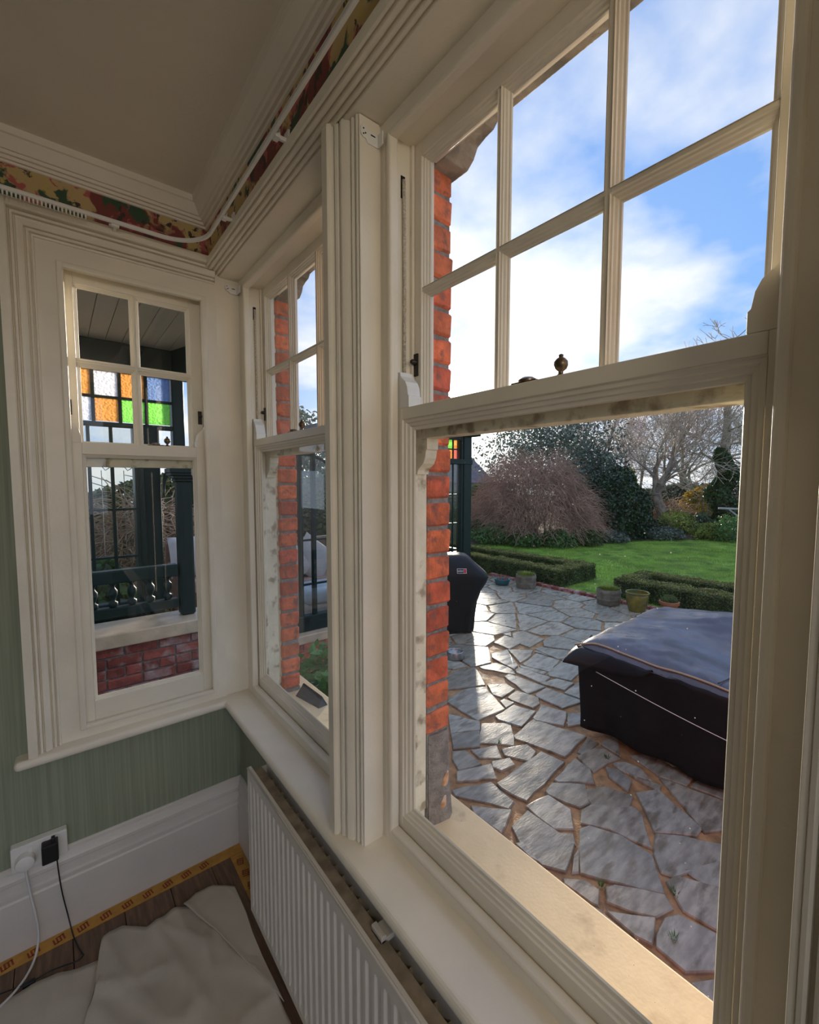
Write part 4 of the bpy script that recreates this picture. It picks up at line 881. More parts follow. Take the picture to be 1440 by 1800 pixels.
# ------------------------------------------------------------------ patio of crazy paving
STONES = [[(2.7,2.78),(2.95,2.82),(3.12,2.74),(2.94,2.36),(2.63,2.38),(2.65,2.74)],[(3.18,2.75),(3.33,2.65),(3.31,2.53),(3.09,2.5),(3.07,2.59)],[(3.45,2.76),(3.52,2.77),(3.54,2.73),(3.57,2.38),(3.33,2.4)],[(3.65,2.78),(3.74,2.8),(3.79,2.47),(3.61,2.43),(3.62,2.74)],[(3.86,2.53),(4.25,2.61),(4.3,2.38),(3.9,2.3),(3.82,2.49)],[(3.6,2.43),(3.81,2.4),(3.85,2.24),(3.66,2.22)],[(3.38,2.34),(3.56,2.35),(3.6,2.0),(3.35,2.05),(3.35,2.31)],[(3.13,2.46),(3.3,2.49),(3.34,2.29),(3.26,2.22),(3.15,2.21),(3.12,2.41)],[(2.79,2.32),(3.05,2.34),(3.11,2.16),(2.83,2.09),(2.77,2.27)],[(3.02,2.11),(3.25,2.19),(3.31,1.99),(3.11,1.89),(3.0,2.08)],[(3.31,1.97),(3.4,1.87),(3.28,1.79),(3.13,1.86)],[(2.68,2.04),(2.99,2.09),(3.1,1.7),(2.75,1.66),(2.66,2.01)],[(2.62,2.32),(2.8,2.18),(2.67,2.04),(2.58,1.97),(2.41,2.15)],[(2.51,2.59),(2.63,2.36),(2.54,2.27),(2.33,2.38)],[(2.32,2.37),(2.52,2.26),(2.37,2.12),(2.2,2.22)],[(2.29,2.13),(2.48,2.05),(2.39,1.93),(2.27,2.03)],[(2.47,1.99),(2.66,1.91),(2.64,1.82),(2.51,1.78),(2.43,1.93)],[(2.3,1.94),(2.43,1.89),(2.4,1.82),(2.28,1.84),(2.26,1.9)],[(2.17,2.2),(2.25,2.15),(2.23,1.98),(2.06,2.03),(2.11,2.14)],[(2.04,2.02),(2.28,1.93),(2.19,1.81),(1.97,1.95)],[(2.16,1.77),(2.66,1.79),(2.68,1.62),(2.18,1.56),(2.15,1.73)],[(2.48,1.56),(2.78,1.59),(2.76,1.47),(2.65,1.38),(2.48,1.53)],[(2.88,1.63),(3.1,1.68),(3.1,1.59),(2.89,1.57)],[(2.83,1.6),(3.07,1.56),(3.04,1.4),(2.92,1.43),(2.76,1.44)],[(1.89,1.91),(2.14,1.81),(2.11,1.61),(2.04,1.59),(1.87,1.86)],[(2.34,1.53),(2.44,1.55),(2.59,1.41),(2.46,1.31),(2.38,1.33),(2.33,1.5)],[(2.54,1.39),(2.68,1.32),(2.73,1.17),(2.61,1.14),(2.46,1.29)],[(2.14,1.53),(2.32,1.5),(2.32,1.35),(2.2,1.26),(2.12,1.33)],[(1.94,1.48),(2.11,1.5),(2.1,1.2),(1.92,1.14),(1.86,1.23),(1.87,1.36)],[(1.88,1.74),(2.04,1.57),(1.91,1.51),(1.86,1.5),(1.85,1.69)],[(2.37,1.3),(2.45,1.29),(2.63,1.13),(2.62,1.07),(2.41,0.93),(2.36,1.13),(2.28,1.25)],[(2.23,1.23),(2.29,1.21),(2.36,1.07),(2.36,0.91),(2.18,0.78),(1.98,1.08),(2.1,1.16)],[(2.77,1.16),(2.91,1.09),(2.77,0.81),(2.69,0.81),(2.54,0.96),(2.66,1.06)],[(3.04,1.13),(3.06,1.06),(3.12,0.78),(2.98,0.67),(2.76,0.79),(2.91,0.97)],[(2.53,0.95),(2.63,0.85),(2.78,0.62),(2.63,0.65),(2.32,0.78),(2.3,0.83),(2.39,0.9)],[(2.4,0.76),(2.63,0.65),(2.68,0.58),(2.48,0.54),(2.39,0.67)],[(2.26,0.79),(2.33,0.77),(2.46,0.54),(2.23,0.48),(2.18,0.54),(2.16,0.68)],[(2.0,0.96),(2.04,0.94),(2.17,0.77),(2.13,0.72),(2.03,0.75),(1.97,0.83),(1.93,0.92)],[(1.95,0.71),(2.06,0.72),(2.12,0.69),(2.16,0.54),(2.14,0.46),(2.05,0.45),(1.89,0.58),(1.9,0.69)],[(1.88,0.9),(2.02,0.75),(1.94,0.72),(1.89,0.71),(1.87,0.77)],[(1.88,1.12),(1.95,1.05),(1.96,0.98),(1.88,0.94),(1.87,0.97),(1.86,1.1)],[(2.04,1.16),(2.11,1.17),(1.97,1.09),(1.94,1.11)],[(2.1,1.31),(2.17,1.24),(2.11,1.19),(2.09,1.26)],[(1.86,1.4),(1.9,1.38),(1.86,1.25),(1.85,1.29)],[(1.86,0.55),(1.97,0.48),(2.05,0.42),(1.89,0.4),(1.84,0.44)],[(2.87,1.41),(2.9,1.34),(2.87,1.24),(2.75,1.21),(2.79,1.35)],[(2.94,1.32),(2.93,1.21),(2.97,1.1),(2.9,1.09),(2.91,1.23)],[(3.13,1.36),(3.25,1.29),(3.2,1.0),(3.1,1.0),(3.06,1.14)],[(3.79,3.22),(4.03,3.19),(3.77,2.85),(3.67,2.82),(3.72,3.15)],[(4.05,3.19),(4.26,3.0),(4.1,2.92),(3.86,2.88)],[(3.86,2.84),(4.21,2.92),(4.24,2.65),(3.91,2.55),(3.84,2.8)],[(4.32,3.0),(4.42,3.01),(4.6,2.69),(4.45,2.6),(4.27,2.68)],[(4.1,3.45),(4.39,3.52),(4.42,3.24),(4.08,3.2)],[(4.54,3.51),(4.71,3.48),(4.66,3.14),(4.32,3.09),(4.32,3.32)]]
def area(p): return 0.5 * sum(p[i][0] * p[(i + 1) % len(p)][1] - p[(i + 1) % len(p)][0] * p[i][1] for i in range(len(p)))
def clip(poly, nx, ny, c):
    """keep the part of poly with nx*x+ny*y <= c"""
    out = []
    for i in range(len(poly)):
        a, b = poly[i], poly[(i + 1) % len(poly)]; da, db = nx * a[0] + ny * a[1] - c, nx * b[0] + ny * b[1] - c
        if da <= 0: out.append(a)
        if da * db < 0: t = da / (da - db); out.append((a[0] + (b[0] - a[0]) * t, a[1] + (b[1] - a[1]) * t))
    return out
def inset(poly, d):
    out = poly
    n = len(poly)
    for i in range(n):
        a, b = poly[i], poly[(i + 1) % n]; ex, ey = b[0] - a[0], b[1] - a[1]; L = math.hypot(ex, ey)
        if L < 1e-6: continue
        nx, ny = ey / L, -ex / L            # outward for counter-clockwise
        out = clip(out, nx, ny, nx * a[0] + ny * a[1] - d)
        if len(out) < 3: return []
    return out
PX0, PX1, PY0, PY1 = 0.86, 7.02, -1.6, 7.4
pat = empty('patio', (4, 3, GZ), 'wet crazy-paved stone patio with sandy joints outside the window', 'patio', kind='structure')
bx('joint_bed', 'jointing', pat, PX0, PX1 + 0.05, PY0, PY1, GZ - 0.08, GZ - 0.013, bevel=0)
def stone(poly, inset_d, seed):
    r = random.Random(seed)
    # break the edges up a little so they look split, not sawn
    p2 = []
    for i in range(len(poly)):
        a, b = poly[i], poly[(i + 1) % len(poly)]; L = math.hypot(b[0] - a[0], b[1] - a[1]); k = max(1, int(L / 0.09))
        for j in range(k):
            t = j / k; w = 0 if j == 0 else r.uniform(-0.008, 0.008)
            nx, ny = (b[1] - a[1]) / L, -(b[0] - a[0]) / L; p2.append((a[0] + (b[0] - a[0]) * t + nx * w, a[1] + (b[1] - a[1]) * t + ny * w))
    cx = sum(p[0] for p in p2) / len(p2); cy = sum(p[1] for p in p2) / len(p2); n = len(p2)
    tx, ty = r.uniform(-0.008, 0.008), r.uniform(-0.008, 0.008); h = GZ + r.uniform(0.0, 0.007)
    top = [((p[0] - cx), (p[1] - cy)) for p in p2]; sh = 1 - 0.008 / max(0.05, math.sqrt(abs(area(p2))))
    v = [(a, b, -0.04) for a, b in top] + [(a, b, -0.006 + tx * a + ty * b) for a, b in top] + [(a * sh, b * sh, tx * a + ty * b + r.uniform(-0.001, 0.001)) for a, b in top]
    f = [(k * n + i, k * n + (i + 1) % n, (k + 1) * n + (i + 1) % n, (k + 1) * n + i) for k in range(2) for i in range(n)] + [tuple(range(2 * n, 3 * n))]
    m = MB().add(v, f).mesh('paving_stone'); link('paving_stone', m, 'slate', pat, (cx, cy, h))
fixed = []
for s in STONES:
    s = [tuple(p) for p in s]
    if area(s) < 0: s = s[::-1]
    fixed.append(s)
def swell(p, f):
    cx = sum(q[0] for q in p) / len(p); cy = sum(q[1] for q in p) / len(p); return [(cx + (q[0] - cx) * f, cy + (q[1] - cy) * f) for q in p]
fixed = [swell(s, 1.05) for s in fixed]
for k, s in enumerate(fixed): stone(s, 0, 500 + k)
rs = random.Random(11); seeds = []
tries = 0
while len(seeds) < 260 and tries < 20000:
    tries += 1; q = (rs.uniform(PX0, PX1), rs.uniform(PY0, PY1))
    if all((q[0] - s[0]) ** 2 + (q[1] - s[1]) ** 2 > 0.34 ** 2 for s in seeds): seeds.append(q)
cnt = 0
for k, q in enumerate(seeds):
    poly = [(PX0, PY0), (PX1, PY0), (PX1, PY1), (PX0, PY1)]
    for o in sorted(seeds, key=lambda s: (s[0] - q[0]) ** 2 + (s[1] - q[1]) ** 2)[1:16]:
        nx, ny = o[0] - q[0], o[1] - q[1]; c = (o[0] ** 2 + o[1] ** 2 - q[0] ** 2 - q[1] ** 2) / 2; poly = clip(poly, nx, ny, c)
        if len(poly) < 3: break
    if len(poly) < 3: continue
    poly = inset(poly, 0.011 + rs.uniform(0, 0.008))
    for fx in fixed:
        if len(poly) < 3: break
        if max(p[0] for p in fx) < min(p[0] for p in poly) or min(p[0] for p in fx) > max(p[0] for p in poly) or max(p[1] for p in fx) < min(p[1] for p in poly) or min(p[1] for p in fx) > max(p[1] for p in poly): continue
        best = []
        for i in range(len(fx)):
            a, b = fx[i], fx[(i + 1) % len(fx)]; ex, ey = b[0] - a[0], b[1] - a[1]; L = math.hypot(ex, ey)
            if L < 1e-6: continue
            nx, ny = ey / L, -ex / L; t = clip(poly, -nx, -ny, -(nx * a[0] + ny * a[1]) - 0.018)
            if len(t) > 2 and (not best or abs(area(t)) > abs(area(best))): best = t
        poly = best
    if len(poly) < 3 or abs(area(poly)) < 0.006: continue
    stone(poly, 0, 900 + k); cnt += 1
# little weeds growing in the joints
def grass_tuft(loc, n, h, spread, name, mat, parent=None, label=None, cat=None, group=None, seed=0):
    r = np.random.RandomState(seed); a = r.uniform(0, 6.28, n); d = r.uniform(0, spread, n); base = np.stack([np.cos(a) * d, np.sin(a) * d, np.zeros(n)], 1)
    ln = r.uniform(0.5, 1.0, n) * h; le = np.stack([np.cos(a) * ln * 0.5, np.sin(a) * ln * 0.5, ln], 1); sd_ = np.stack([-np.sin(a), np.cos(a), np.zeros(n)], 1) * h * 0.06
    v = np.concatenate([base - sd_, base + sd_, base + le * 0.6 + sd_ * 0.8, base + le], 1).reshape(-1, 3); f = np.arange(4 * n).reshape(-1, 4)
    o = np_link(name, v + np.array(loc), f, mat, parent, loc)
    return tag(o, label, cat, group) if label else o
WEEDS = (((2.52, 2.06), 'tiny weed in the paving nearest the foot of the brick pier'), ((2.97, 1.46), 'tiny weed in the paving beside the covered table'), ((2.22, 0.74), 'tiny weed in the joint between the two biggest right-hand slabs'),
         ((1.99, 0.66), 'tiny weed in the paving closest to the stone sill'), ((1.98, 0.98), 'tiny weed in the joint left of the lowest slabs'))
for k, ((xx, yy), lab) in enumerate(WEEDS): grass_tuft((xx, yy, GZ - 0.004), 30, 0.034, 0.020, 'weed', 'fern_leaf', None, lab, 'weed', 'weeds in the paving joints', seed=k)

# ------------------------------------------------------------------ covered garden table
def covered_table():
    t = empty('covered_table', (3.75, 0.6, GZ), 'garden table under a dark grey-blue tarpaulin tied with rope', 'covered table')
    x0, x1, y0, y1 = 3.10, 4.62, -0.95, 1.78; zt = 0.335; nx, ny = 64, 84
    def top(x, y):
        u = (x - x0) / (x1 - x0); v = (y - y0) / (y1 - y0)
        z = zt + 0.045 * math.sin(u * 3.0 + 0.4) * math.sin(v * 7.0 + 1.0) + 0.02 * noise.noise(Vector((x * 2.2, y * 2.2, 4)))
        z += 0.09 * math.exp(-((u - 0.80) / 0.22) ** 2) * (0.5 + 0.5 * math.sin(v * 9 + 2.0)) + 0.05 * math.exp(-((u - 0.86) / 0.2) ** 2)
        z -= 0.05 * math.exp(-((u - 0.45) / 0.2) ** 2 - ((v - 0.62) / 0.18) ** 2) * 1.2
        z += 0.020 * abs(noise.noise(Vector((x * 7 + y * 5, y * 2.5, 1)))) + 0.012 * abs(noise.noise(Vector((x * 3 - y * 9, x * 2, 6)))) + 0.006 * noise.noise(Vector((x * 14, y * 9, 2)))
        return z
    vs = []; fs = []
    for j in range(ny + 1):
        for i in range(nx + 1):
            x = x0 + (x1 - x0) * i / nx; y = y0 + (y1 - y0) * j / ny
            ex = min(i, nx - i) / nx; ey = min(j, ny - j) / ny; e = min(ex * (x1 - x0), ey * (y1 - y0))
            z = top(x, y) - 0.07 * math.exp(-(e / 0.05)); vs.append((x, y, z))
    q = nx + 1
    for j in range(ny):
        for i in range(nx): fs.append((j * q + i, j * q + i + 1, (j + 1) * q + i + 1, (j + 1) * q + i))
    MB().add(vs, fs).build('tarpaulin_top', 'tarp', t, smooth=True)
    # hanging skirt round the rim, in folds
    rim = [(x0, y0 + (y1 - y0) * k / 90) for k in range(91)] + [(x0 + (x1 - x0) * k / 50, y1) for k in range(1, 51)] + [(x1, y1 - (y1 - y0) * k / 90) for k in range(1, 91)]
    vs = []; fs = []; nr = 16; m = len(rim)
    for r_ in range(nr + 1):
        f = r_ / nr
        for k, (x, y) in enumerate(rim):
            zt_ = top(x, y) - 0.065; zb = GZ + 0.05 + 0.035 * noise.noise(Vector((k * 0.09, 3, 0))); s = k * 0.30
            w = (0.010 + 0.045 * f) * (noise.noise(Vector((k * 0.11, f * 0.9, 7))) + 0.4 * math.sin(k * 0.42 + f))
            dx = -1 if k <= 90 else (1 if k > 140 else 0); dy = 1 if 90 <= k <= 140 else 0
            inn = -0.06 * f
            cut = 0.0
            vs.append((x + dx * (w + inn), y + dy * (w + inn), zt_ + (zb - zt_) * f))
    for r_ in range(nr):
        for k in range(m - 1): fs.append((r_ * m + k, r_ * m + k + 1, (r_ + 1) * m + k + 1, (r_ + 1) * m + k))
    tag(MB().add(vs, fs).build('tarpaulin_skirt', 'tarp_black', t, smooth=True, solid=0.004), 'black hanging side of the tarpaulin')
    # loose corner lifted into a point
    tip = Vector((2.93, 1.80, 0.20)); vs = []; n = 10
    A = [Vector((x0 - 0.004, 1.22 + 0.05 * i, top(x0, 1.22 + 0.05 * i) - 0.062)) for i in range(11)] + [Vector((x0 + 0.03 * i, y1 + 0.006, top(x0 + 0.03 * i, y1) - 0.066)) for i in range(1, 9)]
    Bt = []
    for i, p in enumerate(A):
        k = i / (len(A) - 1); d = math.exp(-((k - 0.60) / 0.20) ** 2); b = Vector((p.x - 0.030, p.y + 0.01, p.z - 0.005 - 0.13 * math.sin(math.pi * k) ** 0.6)); Bt.append(b.lerp(tip, min(1, d)))
    for r_ in range(7):
        f = r_ / 6
        for p, b in zip(A, Bt): pp = p.lerp(b, f); pp.z += 0.02 * math.sin(f * 3.1) ; vs.append(pp)
    m = len(A); MB().add(vs, [(r_ * m + k, r_ * m + k + 1, (r_ + 1) * m + k + 1, (r_ + 1) * m + k) for r_ in range(6) for k in range(m - 1)]).build('loose_corner', 'tarp_black', t, smooth=True, solid=0.004)
    pts = [(x0 - 0.01 + 0.0, y1 + 0.015, top(x0, y1) - 0.06)] + [(x0 + 0.030, y1 - (y1 - y0) * k / 24, top(x0 + 0.03, y1 - (y1 - y0) * k / 24) - 0.070 * math.exp(-0.6) + 0.010) for k in range(1, 25)]
    tag(MB().tube(smooth_path(pts, 3), 0.007, 7).build('rope', 'rope', t, smooth=True), 'tan rope tied across the tarpaulin')
    pts = [(x0 + 0.4, 0.88, top(x0 + 0.4, 0.88) + 0.004), (x0 + 0.2, 0.84, top(x0 + 0.2, 0.84) + 0.006), (x0 + 0.04, 0.86, top(x0 + 0.04, 0.86) - 0.01)]
    MB().tube(smooth_path(pts, 5), 0.004, 6).build('rope', 'plastic_black', t, smooth=True)
    pts = [(x0 - 0.045, 1.60 - 0.11 * k, 0.16 - 0.012 * k - 0.05 * math.sin(math.pi * k / 16)) for k in range(20)]
    tag(MB().tube(smooth_path(pts, 3), 0.0028, 6).build('cord', 'plastic_white', t, smooth=True), 'thin pale cord hanging round the skirt')
    for a in (x0 + 0.25, x1 - 0.25):
        for b in (y0 + 0.3, y1 - 0.3): bx('leg', 'wicker', t, a - 0.035, a + 0.035, b - 0.035, b + 0.035, GZ + 0.004, 0.28, bevel=0.004)
covered_table()
# ------------------------------------------------------------------ covered barbecue
def barbecue():
    c = Vector((4.02, 4.20, GZ)); b = empty('covered_barbecue', c, 'barbecue under a fitted black cover behind the brick pier', 'barbecue')
    az = R(-38.0); ca, sa = math.cos(az), math.sin(az)
    secs = [(0.03, 0.335, 0.26), (0.10, 0.345, 0.265), (0.25, 0.36, 0.27), (0.42, 0.385, 0.28), (0.56, 0.43, 0.29), (0.66, 0.495, 0.30), (0.735, 0.525, 0.305), (0.775, 0.505, 0.305), (0.83, 0.44, 0.295), (0.90, 0.36, 0.275), (0.965, 0.30, 0.235), (1.00, 0.25, 0.18), (1.012, 0.15, 0.10), (1.014, 0.0, 0.0)]
    n = 72; vs = []
    for k, (h, a, d) in enumerate(secs):
        for j in range(n):
            t = 2 * math.pi * j / n; e = 0.42
            x = a * math.copysign(abs(math.cos(t)) ** e, math.cos(t)); y = d * math.copysign(abs(math.sin(t)) ** e, math.sin(t))
            w = (0.050 if h < 0.7 else 0.014) * noise.noise(Vector((math.cos(t) * 4, math.sin(t) * 4, h * 2.5))) + (0.030 * math.sin(t * 11 + h * 5) * (0.75 - h) if h < 0.75 else 0)
            hh = h + (0.02 * noise.noise(Vector((t * 2, 5, 1))) if k == 0 else 0.012 * noise.noise(Vector((t * 3, h * 6, 2))) if h < 0.95 else 0)
            x *= 1 + w; y *= 1 + w; vs.append((c.x + x * ca - y * sa, c.y + x * sa + y * ca, c.z + max(0.012, hh)))
    fs = [(k * n + j, k * n + (j + 1) % n, (k + 1) * n + (j + 1) % n, (k + 1) * n + j) for k in range(len(secs) - 1) for j in range(n)]
    cover = MB().add(vs, fs).build('cover', 'tarp_black', b, smooth=True)
    for dx in (-0.28, 0.28):
        for dy in (-0.2, 0.2): MB().lathe([(0, 0), (0.025, 0), (0.025, 0.05), (0, 0.05)], c.x + dx * ca - dy * sa, c.y + dx * sa + dy * ca, GZ + 0.001, 12).build('castor', 'plastic_black', b)
    # printed badge on the lid
    P = lambda a, z, o: (c.x + (a + 0.15) * ca + (0.292 + o) * sa, c.y + (a + 0.15) * sa - (0.292 + o) * ca, c.z + z)
    def tilt(a, z, o=0.0): return P(a, z, o - (z - 0.83) * 0.30 + 0.006)
    def quad(name, mat, a0, a1, z0, z1, o):
        MB().add([tilt(a0, z0, o), tilt(a1, z0, o), tilt(a1, z1, o), tilt(a0, z1, o)], [(0, 1, 2, 3)]).build(name, mat, badge)
    badge = MB().add([tilt(-0.055, 0.805), tilt(0.065, 0.805), tilt(0.065, 0.865), tilt(-0.055, 0.865)], [(0, 1, 2, 3)]).build('badge', 'ink_white', b, solid=0.001)
    quad('badge_field', 'plastic_black', -0.051, 0.028, 0.809, 0.861, 0.0015); quad('badge_mark', 'ink_red', 0.030, 0.061, 0.809, 0.861, 0.0015)
    fc = bpy.data.curves.new('badge_text', 'FONT'); fc.body = 'weber'; fc.size = 0.038; fc.align_x = 'CENTER'; tmp = bpy.data.objects.new('badge_text', fc); C.objects.link(tmp)
    dg = bpy.context.evaluated_depsgraph_get(); me = bpy.data.meshes.new_from_object(tmp.evaluated_get(dg)); bpy.data.objects.remove(tmp)
    mb = MB(); mb.add([tilt(-0.0115 + v.co.x * 0.80, 0.826 + v.co.y, 0.003) for v in me.vertices], [tuple(p.vertices) for p in me.polygons]); mb.build('badge_text', 'ink_white', badge)
barbecue()
# ------------------------------------------------------------------ small things on the patio
tag(MB().lathe([(0, 0.004), (0.095, 0.004), (0.108, 0.0), (0.112, 0.004), (0.092, 0.068), (0.090, 0.074), (0.084, 0.072), (0.080, 0.066), (0.078, 0.012), (0, 0.012)], 3.40, 3.42, GZ + 0.006, 32).build('dog_bowl', 'steel', None, smooth=True), 'steel pet bowl on the wet paving beside the brick pier', 'bowl')
tp = empty('planter_tray', (6.58, 5.36, GZ), 'low teal planter with a few reddish shoots behind the barbecue', 'planter')
MB().lathe([(0, 0), (0.12, 0), (0.15, 0.10), (0.155, 0.115), (0.14, 0.115), (0.13, 0.09), (0, 0.09)], 6.58, 5.36, GZ + 0.004, 24).build('pot', 'teal_pot', tp, smooth=True)
MB().lathe([(0, 0.092), (0.128, 0.092)], 6.58, 5.36, GZ + 0.004, 20).build('compost', 'soil', tp)
for k in range(7): 
    a = k * 0.9; MB().tube([(6.58 + 0.07 * math.cos(a), 5.36 + 0.07 * math.sin(a), GZ + 0.09), (6.58 + 0.12 * math.cos(a), 5.36 + 0.12 * math.sin(a), GZ + 0.19)], 0.010, 5, 0.004).build('shoot', 'terracotta', tp)
def pot(name, x, y, prof, mat, label, soil_z, soil_r, plant=None):
    p = empty(name, (x, y, GZ), label, 'plant pot', 'pots along the patio edge')
    MB().lathe(prof, x, y, GZ + 0.006, 32).build('pot', mat, p, smooth=False, auto=35)
    MB().lathe([(0, soil_z), (soil_r, soil_z)], x, y, GZ + 0.006, 24).build('compost', 'soil', p)
    if plant == 'grass': tag(grass_tuft((x, y, GZ + soil_z), 700, 0.095, soil_r * 0.97, 'grass_plant', 'lime_leaf', p, seed=3), kind='stuff')
    if plant == 'dome':
        pts, nr = blob_points((x, y, GZ + soil_z), (soil_r * 1.02, soil_r * 1.02, 0.13), 2600, 0.9, 5, True); leaf_mesh('plant', pts, nr, 0.013, 'box_leaf', p, 5)
    return p
def blob_points(c, r, n, shell=0.6, seed=0, upper=False, lumps=0.0, lf=1.5):
    g = np.random.RandomState(seed); d = g.normal(size=(n, 3)); d /= np.linalg.norm(d, axis=1)[:, None]
    if upper: d[:, 2] = np.abs(d[:, 2])
    rad = shell + (1 - shell) * g.uniform(0, 1, n) ** 0.6
    if lumps > 0: rad = rad * np.array([1 + lumps * noise.noise(Vector(tuple(q * lf + seed))) for q in d])
    return np.array(c) + d * rad[:, None] * np.array(r), d
def leaf_mesh(name, pts, nrm, size, mat, parent=None, seed=0, aspect=1.8, jitter=1.0, kind='stuff'):
    g = np.random.RandomState(seed + 100); n = len(pts)
    d = nrm + g.normal(size=(n, 3)) * jitter; d /= np.linalg.norm(d, axis=1)[:, None]
    t = np.cross(d, g.normal(size=(n, 3))); t /= np.linalg.norm(t, axis=1)[:, None] + 1e-9; b = np.cross(d, t)
    s = size * g.uniform(0.6, 1.3, n)[:, None]; t = t * s * aspect * 0.5; b = b * s * 0.5
    v = np.stack([pts - t, pts + b - t * 0.1 + d * s * 0.12, pts + t, pts - b - t * 0.1 + d * s * 0.12], 1).reshape(-1, 3); f = np.arange(4 * n).reshape(-1, 4)
    w = tuple(W[parent]) if parent is not None else tuple(pts.mean(0) * np.array([1, 1, 0]) + np.array([0, 0, pts[:, 2].min()]))
    o = np_link(name, v, f, mat, parent, w)
    if kind and parent is not None: o['kind'] = kind
    return o
BAR = [(0, 0), (0.165, 0), (0.172, 0.01), (0.176, 0.07), (0.182, 0.075), (0.182, 0.10), (0.178, 0.105), (0.180, 0.18), (0.186, 0.185), (0.186, 0.215), (0.182, 0.22), (0.180, 0.245), (0.162, 0.245), (0.158, 0.20), (0, 0.20)]
pot('round_planter', 6.74, 4.93, BAR, 'barrel', 'round barrel planter of short grass before the left hedge', 0.215, 0.160, 'grass')
pot('round_planter', 6.86, 3.42, BAR, 'barrel', 'round barrel planter of short grass left of the glazed pot', 0.215, 0.160, 'grass')
GLZ = [(0, 0), (0.105, 0), (0.115, 0.008), (0.140, 0.10), (0.158, 0.20), (0.160, 0.245), (0.152, 0.262), (0.166, 0.270), (0.168, 0.290), (0.160, 0.296), (0.146, 0.290), (0.142, 0.25), (0, 0.20)]
pot('glazed_pot', 6.80, 2.95, GLZ, 'glazed_pot', 'olive-gold glazed ceramic pot, empty, on the patio edge', 0.215, 0.140)
pot('terracotta_pot', 7.12, 2.62, [(0, 0), (0.09, 0), (0.12, 0.12), (0.135, 0.125), (0.138, 0.165), (0.120, 0.168), (0.112, 0.13), (0, 0.12)], 'terracotta', 'terracotta pot with a small clipped green dome', 0.14, 0.115, 'dome')
# brick edging between patio and lawn
eg = empty('brick_edging', (7.10, 3, GZ), 'row of red-brown edging bricks between patio and lawn', 'edging', kind='structure')
em = [brick_mesh(0.105, 0.205, 0.06, 300 + q) for q in range(4)]
for v in em: v.materials.append(MATS['brick_damp'])
for k in range(30): link('edging_brick', em[k % 4], None, eg, (7.10 + rng.uniform(-0.006, 0.006), 6.0 - k * 0.216, GZ + 0.012))

# ------------------------------------------------------------------ lawn, beds, hedges
m = MB(); g = 40; vs = []; fs = []
for j in range(g + 1):
    for i in range(g + 1):
        x = 7.15 + 22 * i / g; y = -8 + 24 * j / g; vs.append((x, y, GZ - 0.02 + 0.02 * noise.noise(Vector((x * 0.6, y * 0.6, 0)))))
for j in range(g):
    for i in range(g): fs.append((j * (g + 1) + i, j * (g + 1) + i + 1, (j + 1) * (g + 1) + i + 1, (j + 1) * (g + 1) + i))
lw = tag(m.add(vs, fs).build('lawn', 'lawn', None, smooth=True), 'short green lawn between the low hedges and the shrub border', 'lawn', kind='structure')
edge = [polar(41.0, 13.9), polar(49.0, 14.0), polar(58.8, 14.5), polar(66.9, 16.6), polar(75.9, 19.0), polar(86, 22.0), polar(96, 26)]
far = [p * 2.6 for p in edge]
poly = [(p.x, p.y) for p in edge] + [(p.x, p.y) for p in far[::-1]]
vs = []; fs = []; rows = 10
dense = resample(edge, 60)
for r_ in range(rows + 1):
    for i, p in enumerate(dense):
        q = p * (1 + 1.8 * (r_ / rows) ** 1.6); wob = 0.35 * noise.noise(Vector((i * 0.35, 0, 3))) if r_ == 0 else 0
        q = q * (1 + wob / q.length); vs.append((q.x, q.y, GZ + (0.004 if r_ == 0 else 0.05 + 0.10 * (r_ / rows) + 0.05 * noise.noise(q * 0.8))))
for r_ in range(rows):
    for i in range(59): fs.append((r_ * 60 + i, r_ * 60 + i + 1, (r_ + 1) * 60 + i + 1, (r_ + 1) * 60 + i))
tag(MB().add(vs, fs).build('flower_bed', 'soil', None, smooth=True), 'bare brown soil of the shrub border beyond the lawn', 'flower bed', kind='structure')
tag(bx('garden_ground', 'soil', None, -14, 60, -30, 50, GZ - 0.30, GZ - 0.07, bevel=0), 'bare ground around house and garden', 'ground', kind='structure')
# grass blades standing on the lawn
g_ = np.random.RandomState(21); n = 90000
az = np.radians(g_.uniform(40, 79, n)); ds = 7.3 + (19.0 - 7.3) * g_.uniform(0, 1, n) ** 0.8; px = np.sin(az) * ds; py = np.cos(az) * ds
ok = (px > 7.2); px, py = px[ok], py[ok]; n = len(px); h = g_.uniform(0.018, 0.045, n); a = g_.uniform(0, 6.28, n)
b0 = np.stack([px, py, np.full(n, GZ - 0.03)], 1); sd_ = np.stack([np.cos(a), np.sin(a), np.zeros(n)], 1) * 0.006; tip = b0 + np.stack([g_.normal(0, 0.015, n), g_.normal(0, 0.015, n), h + 0.02], 1)
v = np.stack([b0 - sd_, b0 + sd_, tip], 1).reshape(-1, 3)
o = np_link('grass', v, np.arange(3 * n).reshape(-1, 3), 'grass', None, (12, 6, GZ)); tag(o, 'fine green grass blades covering the lawn', 'grass', kind='stuff')
